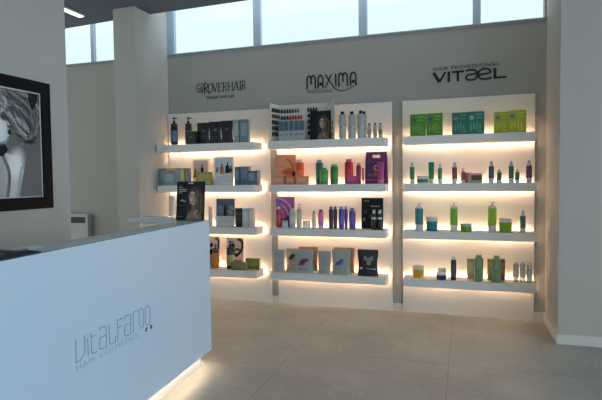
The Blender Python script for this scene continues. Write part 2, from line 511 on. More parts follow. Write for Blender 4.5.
bm = NB(); box(bm, 0.7465, 0.7615, 4.705, WY - 0.015, 0, 0.085, 0.003); box(bm, 0.7615, 4.5, 4.705, 4.72, 0, 0.085, 0.003)
struct('baseboard_right', bm, TRIMW)
bm = NB(); box(bm, -3.5, -3.485, -1.0, 3.858, 0, 0.085, 0.003)
struct('baseboard_left', bm, TRIMW)

PANE = glass_mat((0.95, 0.97, 0.98), 0.06)
def window(n, x0, x1, fl, fr):
    z0, z1, y = 2.955, 3.93, WY + 0.07
    bm = NB()
    box(bm, x0 - fl, x0, y - 0.02, y + 0.03, z0, z1); box(bm, x1, x1 + fr, y - 0.02, y + 0.03, z0, z1)
    box(bm, x0, x1, y - 0.02, y + 0.05, z0, z0 + 0.022); box(bm, x0, x1, y - 0.02, y + 0.05, z1 - 0.05, z1)
    w = struct('window_%d' % n, bm, FRAME)
    obj('pane', box(NB(), x0 + 0.001, x1 - 0.001, y + 0.012, y + 0.018, z0 + 0.0225, z1 - 0.0505), PANE, w)
window(1, -5.60, -4.622, 0.05, 0.0225)
window(2, -4.577, -3.735, 0.0225, 0.02)
window(3, -3.385, -2.335, 0.14, 0.045)
window(4, -2.245, -1.095, 0.044, 0.045)
window(5, -1.005, 0.080, 0.044, 0.038)
window(6, 0.157, 0.758, 0.038, 0.0)

# linear lamp let into the ceiling at the left
t = empty('ceiling_light', (-4.20, 4.36, 3.343), 0.0, 'slim white linear lamp on the dark ceiling left of the column', 'ceiling light')
bm = NB(); box(bm, -0.045, 0.045, -0.56, 0.52, -0.02, 0.0, 0.003); obj('housing', bm, mat('#c8ccd0', 0.4), t)
obj('diffuser', box(NB(), -0.032, 0.032, -0.55, 0.51, -0.027, -0.0205), emis((0.85, 0.95, 1.0), 3.0, 'lamp_lin'), t)

# fan coil / radiator under the left window
t = empty('radiator', (-4.908, WY - 0.096, 0.0), 0.0, 'white wall unit with dark top grille standing behind the end of the left wall', 'radiator')
obj('casing', box(NB(), -0.42, 0.283, 0.0, 0.08, 0.0, 1.003, 0.006), mat('#b4b6b4', 0.45), t)
bm = NB(); box(bm, -0.38, 0.24, -0.006, 0.0, 0.888, 0.965, 0.002)
g = obj('grille', bm, mat('#23282c', 0.5), t)
bm = NB()
for k in range(4): box(bm, -0.375, 0.235, -0.012, -0.0062, 0.895 + k * 0.0185, 0.901 + k * 0.0185)
obj('louvre', bm, mat('#30363a', 0.5), g)

# framed photograph on the left wall
FY0, FY1, FZ0, FZ1 = 2.54, 3.605, 1.198, 2.286
t = empty('framed_photograph', (-3.5, (FY0 + FY1) / 2, FZ0), PI / 2, 'big black framed black and white photograph of a woman with wind-blown curls', 'picture')
W_, H_ = FY1 - FY0, FZ1 - FZ0
FWD = 0.098
bm = NB()
box(bm, -W_ / 2, W_ / 2, -0.035, 0, 0, FWD + 0.004, 0.004); box(bm, -W_ / 2, W_ / 2, -0.035, 0, H_ - FWD, H_, 0.004)
box(bm, -W_ / 2, -W_ / 2 + FWD, -0.0345, 0, FWD, H_ - FWD, 0.003); box(bm, W_ / 2 - FWD, W_ / 2, -0.0345, 0, FWD, H_ - FWD, 0.003)
obj('frame', bm, mat('#08090c', 0.5, spec=0.2), t)
obj('backing_board', box(NB(), -W_ / 2 + FWD, W_ / 2 - FWD, -0.018, -0.002, FWD, H_ - FWD), mat('#d0d0d0', 0.6), t)
art_profile(W_ - 2 * FWD, H_ - 2 * FWD, 210).mesh('photograph', t, (0, -0.0185, FWD))

# ------------------------------------------------------------------ the lit display walls
LED = emis((1.0, 0.665, 0.43), 46.0, 'led')
SZ = [1.839, 1.3665, 0.8914, 0.4075]
YF, YB, YP = 5.157, 5.385, 5.43
def display_wall(name, px0, px1, sx0, sx1, label):
    t = empty('display_wall', ((px0 + px1) / 2, YP, 0), 0.0, label, 'shelf unit', 'lit white shelf units on the back wall')
    c = (px0 + px1) / 2
    obj('back_panel', box(NB(), px0 - c, px1 - c, 0.0, WY - YP - 0.017, 0.0, 2.231, 0.003), mat('#e3dfd8', 0.4), t)
    for z in SZ:
        bm = NB()
        box(bm, sx0 - c, sx1 - c, YF - YP, YB - YP, z - 0.080, z, 0.0025)
        for k in (0.12, 0.5, 0.88):       # brackets to the panel
            xx = px0 - c + (px1 - px0) * k
            box(bm, xx - 0.015, xx + 0.015, YB - YP - 0.002, 0.001, z - 0.075, z - 0.069)
        s = obj('shelf', bm, WHITE, t)
        obj('light_strip', box(NB(), sx0 - c + 0.004, sx1 - c - 0.004, YB - YP + 0.0005, YB - YP + 0.005, z - 0.05, z - 0.030), LED, s)
    return t
display_wall(None, -3.439, -2.117, -3.43, -2.192, 'lit white shelf unit at left, under the thin serif lettering')
display_wall(None, -2.033, -0.727, -2.029, -0.76, 'lit white shelf unit in the middle, under the lettering with the swoop')
display_wall(None, -0.619, 0.658, -0.584, 0.645, 'lit white shelf unit at right, under the wide bold lettering')
# ------------------------------------------------------------------ lettering on the wall
INK = mat('#15171a', 0.5)
INKG = mat('#33383a', 0.5)
INKL = mat('#454a4c', 0.5)

def rover_sign():
    t = empty('wall_lettering', (-3.09, WY, 2.455), 0.0, 'thin serif lettering ROVERHAIR above the left shelf unit', 'sign', 'black lettering on the back wall')
    H = 0.125
    bm = NB()
    def S(pts, w=0.011, **k): ribbon(bm, pts, w, 0.004, **k)
    def serif(x, y, l=0.026): S([(x - l / 2, y), (x + l / 2, y)], 0.005)
    def stem(x, y0=0.0, y1=H, w=0.012): S([(x, y0), (x, y1)], w); serif(x, y0 + 0.0025); serif(x, y1 - 0.0025)
    def Rl(x, sc=1.0):
        stem(x)
        S([(x, H - 0.004), (x + 0.03, H - 0.006), (x + 0.043, H * 0.75), (x + 0.03, H * 0.52), (x, H * 0.5)], 0.009, smooth=True)
        S([(x + 0.018, H * 0.5), (x + 0.056, 0.0)], 0.011)
    # ornate first letter
    x = 0.135
    S([(x, -0.01), (x, H)], 0.016)
    S([(x - 0.10, 0.015), (x - 0.125, 0.045), (x - 0.10, 0.075), (x - 0.075, 0.05), (x - 0.09, 0.02)], 0.008, smooth=True)
    S([(x - 0.13, 0.10), (x - 0.085, 0.132), (x - 0.02, 0.125), (x + 0.02, 0.14), (x + 0.052, 0.11), (x + 0.03, 0.072), (x, 0.064)], 0.011, smooth=True)
    S([(x - 0.06, 0.01), (x - 0.055, 0.07), (x - 0.052, 0.105)], 0.010, smooth=True)
    S([(x - 0.035, 0.0), (x - 0.03, 0.06), (x - 0.028, 0.10)], 0.007, smooth=True)
    S([(x - 0.09, 0.006), (x - 0.03, 0.045), (x + 0.03, 0.075)], 0.006, smooth=True)
    S([(x + 0.012, 0.066), (x + 0.045, 0.015), (x + 0.075, -0.014)], 0.014)
    # O V E R H A I R
    x = 0.225
    S([(x + 0.032 * math.cos(q), H / 2 + H / 2 * 0.97 * math.sin(q)) for q in np.linspace(0, 2 * PI, 17)], 0.010, smooth=False)
    S([(0.262, H), (0.295, 0.0)], 0.013); S([(0.328, H), (0.297, 0.0)], 0.006); serif(0.262, H - 0.003); serif(0.328, H - 0.003)
    x = 0.352; stem(x); S([(x, H - 0.004), (x + 0.045, H - 0.004), (x + 0.045, H - 0.022)], 0.006); S([(x, H * 0.52), (x + 0.034, H * 0.52)], 0.006); S([(x, 0.004), (x + 0.047, 0.004), (x + 0.047, 0.022)], 0.006)
    Rl(0.420)
    x = 0.497; stem(x); stem(x + 0.058); S([(x, H * 0.52), (x + 0.058, H * 0.52)], 0.006)
    S([(0.577, 0), (0.610, H)], 0.006); S([(0.610, H), (0.645, 0)], 0.013); S([(0.590, 0.043), (0.628, 0.043)], 0.005); serif(0.577, 0.003); serif(0.645, 0.003)
    stem(0.672)
    Rl(0.700)
    for v in bm.verts: v.co.x = 0.02 + v.co.x * 0.87; v.co.z = v.co.z * 0.85 + 0.008
    o = obj('wordmark', bm, INKG, t); o.rotation_euler = (0, -0.012, 0)
    text_obj('tagline', 'ORGANIC HAIRCARE', 0.05, 0.37, INKG, t, (0.155, 0, -0.065))

def maxima_sign():
    t = empty('wall_lettering', (-1.675, WY, 2.425), 0.0, 'rounded lettering MAXIMA with a long swooping tail above the middle shelf unit', 'sign', 'black lettering on the back wall')
    bm = NB(); w = 0.0155; H = 0.145
    def S(pts, ww=w, **k): ribbon(bm, pts, ww, 0.005, **k)
    def M_(x, wd):
        m_ = x + wd / 2
        S([(x, 0), (x, H * 0.8), (x + 0.012, H * 0.97), (x + wd * 0.25, H), (m_ - 0.012, H * 0.97), (m_, H * 0.8), (m_, H * 0.35)])
        S([(m_, H * 0.8), (m_ + 0.012, H * 0.97), (x + wd * 0.75, H), (x + wd - 0.012, H * 0.97), (x + wd, H * 0.8), (x + wd, 0)])
    def A_(x, wd):
        S([(x, 0), (x, H * 0.72), (x + 0.012, H * 0.93), (x + wd / 2, H), (x + wd - 0.012, H * 0.93), (x + wd, H * 0.72), (x + wd, 0)])
        S([(x, 0.035), (x + wd, 0.035)], 0.009)
        S([(x + wd / 2 - 0.014, 0.048), (x + wd / 2 + 0.014, 0.048)], 0.028)
    M_(0.005, 0.094); A_(0.132, 0.056)
    S([(0.288, H), (0.212, 0.0)], 0.012)
    S([(0.218, H), (0.262, 0.072), (0.315, -0.005), (0.375, -0.042), (0.44, -0.040), (0.50, -0.020), (0.545, 0.004)], 0.013, smooth=True, taper=(1.15, 0.35))
    S([(0.333, 0.012), (0.333, H)])
    M_(0.368, 0.094); A_(0.498, 0.060)
    o = obj('wordmark', bm, INK, t); o.rotation_euler = (0, -0.012, 0)
    text_obj('tagline', 'PROFESSIONAL', 0.05, 0.29, INKL, t, (0.005, 0, -0.048), spacing=1.3)

def vitael_sign():
    t = empty('wall_lettering', (-0.315, WY, 2.40), 0.0, 'wide bold lettering VITAEL under small capitals, above the right shelf unit', 'sign', 'black lettering on the back wall')
    bm = NB(); w = 0.028; H = 0.105
    def S(pts, ww=w, **k): ribbon(bm, pts, ww, 0.006, **k)
    S([(0.0, H), (0.062, 0.006)], 0.034); S([(0.062, 0.006), (0.125, H)], 0.022)
    S([(0.160, 0), (0.160, H)])
    S([(0.190, H - 0.008), (0.318, H - 0.008)], 0.020); S([(0.252, 0), (0.252, H)])
    # a : bowl with over-arching stroke
    S([(0.335, H - 0.006), (0.385, H), (0.432, H - 0.012), (0.447, 0.055), (0.432, 0.014), (0.390, 0.004), (0.350, 0.010), (0.334, 0.032), (0.355, 0.056), (0.400, 0.060), (0.445, 0.066)], 0.020, smooth=True)
    # e
    S([(0.468, 0.050), (0.520, 0.054), (0.572, 0.062), (0.577, 0.082), (0.552, 0.101), (0.510, 0.105), (0.472, 0.090), (0.458, 0.055), (0.470, 0.020), (0.505, 0.004), (0.555, 0.006), (0.590, 0.014)], 0.020, smooth=True)
    S([(0.622, H), (0.622, 0)], 0.030); S([(0.610, 0.009), (0.735, 0.009)], 0.019)
    for v in bm.verts: v.co.x = 0.012 + v.co.x * 0.955
    o = obj('wordmark', bm, INK, t); o.rotation_euler = (0, -0.008, 0)
    text_obj('tagline', 'HAIR PROFESSIONAL', 0.05, 0.635, INK, t, (0.012, 0, 0.125), spacing=1.15).rotation_euler = (0, -0.010, 0)
rover_sign(); maxima_sign(); vitael_sign()

# ------------------------------------------------------------------ reception counter
CA = PI / 2 + math.atan(0.07)
CL = 2.6
ct = empty('reception_counter', (-1.865 + 0.07 * CL, 3.49 - CL, 0), CA, 'glossy white reception counter lit from beneath, with thin grey lettering on its front', 'counter')
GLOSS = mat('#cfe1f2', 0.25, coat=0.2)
TOP = mat('#d8dfde', 0.4)
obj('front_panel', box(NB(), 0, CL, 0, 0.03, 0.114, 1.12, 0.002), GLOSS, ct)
obj('top_ledge', box(NB(), 0, CL, 0.0303, 0.205, 1.095, 1.12, 0.002), TOP, ct)
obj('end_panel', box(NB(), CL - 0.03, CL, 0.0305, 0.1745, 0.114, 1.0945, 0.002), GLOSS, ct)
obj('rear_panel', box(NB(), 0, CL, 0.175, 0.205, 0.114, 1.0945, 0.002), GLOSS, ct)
pl = obj('plinth', box(NB(), 0, CL - 0.07, 0.062, 0.19, 0, 0.1135, 0.002), mat('#e2dfd9', 0.5), ct)
bm = NB(); box(bm, 0.02, CL - 0.05, 0.036, 0.046, 0.118, 0.124); box(bm, CL - 0.058, CL - 0.048, 0.05, 0.17, 0.118, 0.124)
obj('light_strip', bm, emis((1.0, 0.74, 0.50), 32.0, 'led2'), ct)
obj('return_top', box(NB(), CL, CL + 0.26, 0.225, 0.71, 1.096, 1.129, 0.003), mat('#c9d6dc', 0.2, coat=0.4), ct)
bm = NB(); box(bm, CL - 0.01, CL + 0.2, 0.18, 0.235, 1.065, 1.0955); obj('bracket', bm, mat('#8a9498', 0.4), ct)
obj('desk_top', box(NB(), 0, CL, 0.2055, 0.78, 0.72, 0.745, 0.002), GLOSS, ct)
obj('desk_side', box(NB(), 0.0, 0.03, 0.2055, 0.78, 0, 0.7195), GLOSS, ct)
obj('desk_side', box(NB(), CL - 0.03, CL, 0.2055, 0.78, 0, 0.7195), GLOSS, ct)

# lettering on the counter
def counter_sign():
    t = empty('lettering', (LOGOX, -0.0002, 0.0), 0)
    t.parent = ct
    bm = NB(); w = 0.0042; H = 0.112
    z = LOGOZ
    def S(pts, ww=w, **k): ribbon(bm, [(a, b + z) for a, b in [(a_, min(b_, 0.116) if b_ < 0.112 else H + (b_ - 0.112) * 0.5) for a_, b_ in pts]], ww, 0.002, **k)
    def rr(x0, x1, y0, y1, c=0.012): return [(x0 + c, y0), (x1 - c, y0), (x1, y0 + c), (x1, y1 - c), (x1 - c, y1), (x0 + c, y1), (x0, y1 - c), (x0, y0 + c), (x0 + c, y0)]
    # V (u-shaped)
    S([(0.0, H), (0.0, 0.0), (0.035, 0.0), (0.072, 0.028), (0.072, H)])
    S([(0.097, 0), (0.097, 0.092)]); S([(0.097, 0.108), (0.097, 0.114)])
    S([(0.125, H * 0.95), (0.125, 0.012), (0.137, 0), (0.172, 0)]); S([(0.118, 0.088), (0.160, 0.088)])
    S([(0.195, 0.10), (0.207, 0.112), (0.245, 0.112), (0.257, 0.10), (0.257, 0.0), (0.207, 0.0), (0.195, 0.012), (0.195, 0.05), (0.207, 0.062), (0.257, 0.062)])
    S([(0.287, H), (0.287, 0.012), (0.299, 0), (0.345, 0)]); S([(0.345, 0), (0.345, 0.03)])
    S([(0.368, 0), (0.368, 0.112), (0.380, H * 0.97), (0.425, H * 0.97)]); S([(0.368, 0.068), (0.418, 0.068)])
    S([(0.440, 0.10), (0.452, 0.112), (0.492, 0.112), (0.504, 0.10), (0.504, 0.0), (0.452, 0.0), (0.440, 0.012), (0.440, 0.05), (0.452, 0.062), (0.504, 0.062)])
    S([(0.532, 0), (0.532, 0.10), (0.544, 0.115), (0.585, 0.115)])
    S([(0.610, 0.012), (0.600, 0.03), (0.600, 0.10), (0.612, 0.115), (0.640, 0.115), (0.650, 0.10), (0.650, 0.012), (0.640, 0), (0.615, 0)])
    S(rr(0.672, 0.728, 0.0, H, 0.016))
    for v in bm.verts: v.co.x *= LOGOW / 0.728
    obj('wordmark', bm, mat('#8497a8', 0.5), t)
    text_obj('tagline', 'HAIR COSMETICS', 0.04, LOGOW * 0.80, mat('#b0c0ce', 0.5), t, (0.0, 0, z - 0.042), th=0.0015, spacing=1.2)
    for k, c in enumerate(('#3f6a52', '#f4f4f2', '#5a3a34')):
        bm = NB(); x = LOGOW - 0.055 + 0.026 * k
        prism_pts = [(x, z - 0.035), (x + 0.020, z - 0.035), (x + 0.026, z - 0.012), (x + 0.006, z - 0.012)]
        a = [bm.verts.new((p[0], -0.002, p[1])) for p in prism_pts]; b = [bm.verts.new((p[0], 0, p[1])) for p in prism_pts]
        bm.faces.new(a); bm.faces.new(b[::-1])
        for i in range(4): bm.faces.new((a[i], b[i], b[(i + 1) % 4], a[(i + 1) % 4]))
        obj('emblem', bm, mat(c, 0.4), t)
LOGOX, LOGOZ, LOGOW = 1.045, 0.568, 0.665
counter_sign()

# poster standing on the counter's far end
t = empty('counter_poster', (-1.980, 3.39, 1.1215), math.radians(2), 'dark poster of a long-haired woman standing on the far end of the reception counter', 'display card')
pw, ph = 0.235, 0.298
bm = NB(); box(bm, -pw / 2, pw / 2, 0.0, 0.006, 0, ph, 0.001)
board = obj('board', bm, mat('#15191d', 0.4), t); board.rotation_euler = (math.radians(-7), 0, 0)
art_portrait_poster(pw - 0.006, ph - 0.006, 90).mesh('printed_front', board, (0, -0.0006, 0.003))
bm = NB(); box(bm, -0.03, 0.03, 0.075, 0.079, 0.0, 0.20)
st = obj('strut', bm, mat('#22262a', 0.5), t); st.rotation_euler = (math.radians(9), 0, 0); st.location = (0, 0.003, 0.012)

# papers at the near end of the counter
t = empty('magazine', (-1.83, 1.60, 1.1205), CA, 'dark open magazine lying at the near left end of the counter', 'magazine')
bm = NB()
for sgn in (-1, 1):
    pts = [(0, 0.002), (0.03 * sgn, 0.022), (0.09 * sgn, 0.018), (0.15 * sgn, 0.005)]
    top = [bm.verts.new((x, -0.075, z)) for x, z in pts]; top2 = [bm.verts.new((x, 0.075, z)) for x, z in pts]
    bo = [bm.verts.new((x, -0.075, 0.0)) for x, z in pts]; bo2 = [bm.verts.new((x, 0.075, 0.0)) for x, z in pts]
    for i in range(3):
        bm.faces.new((top[i], top[i + 1], top2[i + 1], top2[i])); bm.faces.new((bo[i], bo2[i], bo2[i + 1], bo[i + 1]))
        bm.faces.new((top[i], bo[i], bo[i + 1], top[i + 1])); bm.faces.new((top2[i], top2[i + 1], bo2[i + 1], bo2[i]))
    bm.faces.new((top[0], top2[0], bo2[0], bo[0])); bm.faces.new((top[3], bo[3], bo2[3], top2[3]))
obj('pages', bm, mat('#1c1c20', 0.35), t)
bm = NB(); box(bm, 0.04, 0.11, -0.05, -0.015, 0.0165, 0.0215); obj('printed_panel', bm, mat('#8a9096', 0.4), t)
bm = NB()
vs = [bm.verts.new(c) for c in ((-0.11, -0.03, 0), (0.11, -0.03, 0), (0.11, 0.03, 0.006), (-0.11, 0.03, 0.006))]
f = bm.faces.new(vs); r = bmesh.ops.extrude_face_region(bm, geom=[f])
for v in [g_ for g_ in r['geom'] if isinstance(g_, bmesh.types.BMVert)]: v.co.z += 0.002
o = obj('paper_sheet', bm, mat('#dfe6e6', 0.6), None, (-1.918, 1.80, 1.1205))
o.rotation_euler = (0, 0, CA); tag(o, 'pale paper sheet lying on the counter behind the dark magazine', 'paper')

# ------------------------------------------------------------------ products: kind, x, y, z, width, height, colours, label, category, group, options
PRODUCTS = [
('pump', -3.246, 5.25, 1.839, 0.089, 0.325, ('#54738c', '#17181c', '#17181c'), 'black pump bottle with blue-grey label, standing alone at far left of top shelf', 'bottle', 'black pump bottles on the top left shelf', {'base': 1}),
('pump', -3.096, 5.32, 1.839, 0.089, 0.326, ('#54738c', '#17181c', '#17181c'), 'black pump bottle with blue-grey label, behind the small black carton', 'bottle', 'black pump bottles on the top left shelf', {'base': 1}),
('box', -2.99, 5.2, 1.839, 0.136, 0.147, ('#1f2226', '#3a3a3c'), 'small black carton standing in front of a black pump bottle', 'box', None, {'d': 0.05, 'mark': 1}),
('pouch', -2.864, 5.25, 1.839, 0.157, 0.244, ('#191b22', '#4b5058'), 'leftmost of three black bags on the top left shelf', 'bag', 'black stand-up bags on the top left shelf', {}),
('pouch', -2.717, 5.26, 1.839, 0.151, 0.252, ('#191b22', '#5b6068'), 'middle one of three black bags on the top left shelf', 'bag', 'black stand-up bags on the top left shelf', {}),
('pouch', -2.564, 5.25, 1.839, 0.15, 0.255, ('#191b22', '#4b5058'), 'rightmost of three black bags, beside the grey-blue cartons', 'bag', 'black stand-up bags on the top left shelf', {}),
('box', -2.442, 5.25, 1.839, 0.069, 0.259, ('#8a9aa0', '#a9b6b8'), 'narrow tall grey carton right of the black bags', 'box', 'tall grey-blue cartons on the top left shelf', {'d': 0.05}),
('box', -2.342, 5.25, 1.839, 0.095, 0.257, ('#70858f', '#8da1a8'), 'wider tall grey-blue carton at right end of the top left shelf', 'box', 'tall grey-blue cartons on the top left shelf', {'d': 0.06}),
('box', -3.393, 5.25, 1.3665, 0.096, 0.203, ('#8b9795', '#a6adab'), 'grey carton at far left of second shelf of the left unit', 'box', 'small cartons on the left unit second shelf', {'d': 0.06}),
('box', -3.334, 5.32, 1.3665, 0.099, 0.208, ('#b4b06a', '#8b9a3c'), 'yellow-green carton peeping out behind a low grey-blue carton', 'box', 'small cartons on the left unit second shelf', {'d': 0.05}),
('box', -3.285, 5.2, 1.3665, 0.152, 0.156, ('#8fa0a6', '#adb7b8'), 'low grey-blue carton in front of the yellow-green one', 'box', 'small cartons on the left unit second shelf', {'d': 0.05}),
('box', -3.201, 5.25, 1.3665, 0.063, 0.205, ('#8d9da3', '#a8b2b4'), 'slim grey-blue carton left of the yellow striped one', 'box', 'small cartons on the left unit second shelf', {'d': 0.06}),
('box', -3.137, 5.25, 1.3665, 0.059, 0.203, ('#b3a97a', '#d9d08c'), 'slim beige carton with a yellow stripe', 'box', 'small cartons on the left unit second shelf', {'d': 0.06}),
('box', -3.074, 5.25, 1.3665, 0.048, 0.2, ('#84877f', '#9a9d96'), 'slim dark grey carton left of the rounded picture card', 'box', 'small cartons on the left unit second shelf', {'d': 0.06}),
('card', -2.971, 5.355, 1.3665, 0.212, 0.305, ('#e8dcd2',), 'white picture card with two dark bottles, behind the olive cartons', 'display card', 'display cards on the left unit', {'art': 'bottles_olive'}),
('box', -2.883, 5.3, 1.3665, 0.218, 0.153, ('#a39a55', '#b7ad69'), 'wide olive carton in front of the white picture card', 'box', 'low olive cartons on the left unit second shelf', {'d': 0.05}),
('box', -2.787, 5.2, 1.3665, 0.107, 0.063, ('#97904f', '#c1b56a'), 'small olive carton in front of the wide olive one', 'box', 'low olive cartons on the left unit second shelf', {'d': 0.05}),
('card', -2.621, 5.25, 1.3665, 0.242, 0.32, ('#dfe2e2',), 'tall white display card showing orange and black bottles', 'display card', 'display cards on the left unit', {'art': 'bottles_orange'}),
('box', -2.432, 5.25, 1.3665, 0.057, 0.205, ('#55707f', '#728b97'), 'narrow slate blue carton right of the white display card', 'box', 'slate blue cartons on the left unit second shelf', {'d': 0.07}),
('box', -2.359, 5.28, 1.3665, 0.11, 0.207, ('#7288a0', '#8b9cae'), 'wider pale slate carton behind the short blue carton', 'box', 'slate blue cartons on the left unit second shelf', {'d': 0.07}),
('box', -2.24, 5.21, 1.3665, 0.096, 0.156, ('#50697b', '#8d9aa6'), 'short blue carton at right end of the left unit second shelf', 'box', 'slate blue cartons on the left unit second shelf', {'d': 0.06}),
('box', -2.188, 5.25, 1.3665, 0.036, 0.162, ('#b9b4b0', '#cfc8c2'), 'thin pale carton at the far right end beside the short blue carton', 'box', 'slate blue cartons on the left unit second shelf', {'d': 0.05}),
('tube', -3.304, 5.25, 0.8914, 0.075, 0.35, ('#e6ddd2', '#d8cfc4'), 'white tube standing left of the poster on the counter', 'tube', None, {}),
('tube', -2.793, 5.25, 0.8914, 0.052, 0.223, ('#e2c9b4', '#d3b8a2'), 'slim peach tube left of the third shelf display card', 'tube', None, {}),
('card', -2.608, 5.25, 0.8914, 0.238, 0.322, ('#cfd2d4',), 'grey display card with one black bottle on a slate photo', 'display card', 'display cards on the left unit', {'art': 'bottle_slate'}),
('box', -2.424, 5.25, 0.8914, 0.087, 0.213, ('#1a1c1f', '#33363a'), 'black carton right of the slate display card', 'box', 'cartons on the left unit third shelf', {'d': 0.06}),
('box', -2.337, 5.25, 0.8914, 0.08, 0.214, ('#b8bcc0', '#cdd0d2'), 'light grey carton beside the black one', 'box', 'cartons on the left unit third shelf', {'d': 0.06}),
('box', -2.269, 5.25, 0.8914, 0.048, 0.219, ('#d9c9bb', '#e8ddd2'), 'thin cream carton at right end of the third left shelf', 'box', 'cartons on the left unit third shelf', {'d': 0.06}),
('card', -2.829, 5.355, 0.4075, 0.165, 0.346, ('#dcc4bd',), 'pink card with black curl behind the amber bottle', 'display card', 'pink cards with a black curl on the left unit bottom shelf', {'art': 'curl'}),
('card', -2.547, 5.355, 0.4075, 0.217, 0.341, ('#dcc4bd',), 'pink card with black curl behind the olive pump bottle', 'display card', 'pink cards with a black curl on the left unit bottom shelf', {'art': 'curl'}),
('pump', -2.737, 5.25, 0.4075, 0.082, 0.273, ('#c77a14', '#17181c', '#8a4c0c'), 'amber pump bottle on the bottom left shelf by the counter', 'bottle', None, {'amber': 1}),
('pump', -2.883, 5.32, 0.4075, 0.073, 0.23, ('#3a3128', '#17181c', '#17181c'), 'dark bottle half hidden behind the counter corner', 'bottle', None, {}),
('pump', -2.55, 5.25, 0.4075, 0.093, 0.318, ('#a5a06d', '#17181c', '#17181c'), 'olive pump bottle with black top in front of a pink card', 'bottle', None, {'base': 1}),
('box', -2.411, 5.2, 0.4075, 0.185, 0.092, ('#75754a', '#868657'), 'olive carton in front of the olive pump bottle', 'box', 'olive cartons on the left unit bottom shelf', {'d': 0.06}),
('box', -2.283, 5.29, 0.4075, 0.165, 0.122, ('#6f7437', '#8b8c4c'), 'dark olive carton with cream ends, rightmost on the bottom left shelf', 'box', 'olive cartons on the left unit bottom shelf', {'d': 0.06, 'ends': 1}),
('bottle', -1.213, 5.21, 1.839, 0.073, 0.284, ('#a9b0ae', '#17181c', '#c6cac8'), 'tall silver bottle with black cap, leftmost, beside the colour chart', 'bottle', 'tall silver bottles on the middle unit top shelf', {'mark': 1}),
('bottle', -1.112, 5.21, 1.839, 0.077, 0.28, ('#a9b0ae', '#17181c', '#c6cac8'), 'tall silver bottle with black cap, second right of the colour chart', 'bottle', 'tall silver bottles on the middle unit top shelf', {'mark': 1}),
('bottle', -1.02, 5.21, 1.839, 0.071, 0.285, ('#a9b0ae', '#17181c', '#c6cac8'), 'tall silver bottle with black cap, with another one behind it', 'bottle', 'tall silver bottles on the middle unit top shelf', {'mark': 1}),
('bottle', -1.007, 5.33, 1.839, 0.058, 0.291, ('#a9b0ae', '#17181c', '#b6bab8'), 'silver bottle half hidden behind the third tall silver bottle', 'bottle', 'tall silver bottles on the middle unit top shelf', {}),
('bottle', -0.938, 5.25, 1.839, 0.038, 0.154, ('#a9b0ae', '#17181c', '#a58d84'), 'small silver bottle with black cap, nearest the tall bottles', 'bottle', 'small silver bottles on the middle unit top shelf', {}),
('bottle', -0.877, 5.25, 1.839, 0.039, 0.155, ('#a9b0ae', '#17181c', '#a58d84'), 'small silver bottle with black cap, middle of three small ones', 'bottle', 'small silver bottles on the middle unit top shelf', {}),
('bottle', -0.821, 5.25, 1.839, 0.04, 0.153, ('#a9b0ae', '#17181c', '#8a7468'), 'small silver bottle with black cap, rightmost on the middle top shelf', 'bottle', 'small silver bottles on the middle unit top shelf', {}),
('card', -1.907, 5.355, 1.3665, 0.241, 0.333, ('#d99a72',), 'peach picture card at left end of the middle unit second shelf', 'display card', None, {'art': 'peach'}),
('box', -1.93, 5.2, 1.3665, 0.151, 0.091, ('#c98d76', '#dba58c'), 'dusty pink carton in front of the left edge of the peach card', 'box', 'coral and peach cartons on the middle unit second shelf', {'d': 0.05}),
('box', -1.79, 5.2, 1.3665, 0.1, 0.09, ('#d47a4c', '#e2a07a'), 'coral carton in front of the peach card, beside the orange bottle', 'box', 'coral and peach cartons on the middle unit second shelf', {'d': 0.05}),
('bottle', -1.722, 5.32, 1.3665, 0.09, 0.272, ('#df5a2c', '#cfc8bd', '#e2794e'), 'orange bottle with grey cap behind a peach carton', 'bottle', None, {}),
('box', -1.657, 5.2, 1.3665, 0.134, 0.088, ('#d68f63', '#e3ab85'), 'peach carton in front of the orange bottle', 'box', 'coral and peach cartons on the middle unit second shelf', {'d': 0.05}),
('bottle', -1.497, 5.32, 1.3665, 0.081, 0.265, ('#2b7669', '#7fa39a', '#3b8678'), 'tall teal bottle behind the shorter green bottle', 'bottle', 'green bottles on the middle unit second shelf', {}),
('bottle', -1.414, 5.2, 1.3665, 0.083, 0.174, ('#3f9a4c', '#3b8a48', '#55ab60'), 'shorter green bottle in front of the teal one', 'bottle', 'green bottles on the middle unit second shelf', {}),
('bottle', -1.353, 5.32, 1.3665, 0.042, 0.211, ('#2a6a3c', '#8fae98', '#347a48'), 'dark green bottle half hidden behind the bright green one', 'bottle', 'green bottles on the middle unit second shelf', {}),
('bottle', -1.302, 5.25, 1.3665, 0.055, 0.214, ('#2f9a52', '#9fb8a4', '#43a862'), 'bright green bottle rightmost of the green bottles', 'bottle', 'green bottles on the middle unit second shelf', {}),
('bottle', -1.172, 5.32, 1.3665, 0.089, 0.266, ('#b8264a', '#9c5a66', '#c43d5e'), 'crimson bottle behind a magenta carton', 'bottle', 'red bottles on the middle unit second shelf', {}),
('box', -1.113, 5.2, 1.3665, 0.127, 0.084, ('#b23a70', '#c65a8a'), 'magenta carton in front of the crimson bottle', 'box', None, {'d': 0.05}),
('bottle', -1.053, 5.25, 1.3665, 0.05, 0.217, ('#8c1c38', '#a0909a', '#9c2c4a'), 'slim dark red bottle left of the purple bag', 'bottle', 'red bottles on the middle unit second shelf', {}),
('tube', -1.006, 5.25, 1.3665, 0.023, 0.166, ('#c0557a', '#e8d0d4'), 'thin pink tube squeezed between the dark red bottle and purple bag', 'tube', None, {}),
('bag', -0.87, 5.28, 1.3665, 0.24, 0.33, ('#6a1f5a',), 'purple gift bag with cut-out handle', 'bag', None, {}),
('tube', -0.814, 5.195, 1.3665, 0.077, 0.225, ('#b84a86', '#c976a4'), 'pink tube in front of the purple gift bag', 'tube', None, {}),
('card', -1.92, 5.355, 0.8914, 0.223, 0.334, ('#9a5a9a',), 'purple and white wavy picture card', 'display card', None, {'art': 'waves'}),
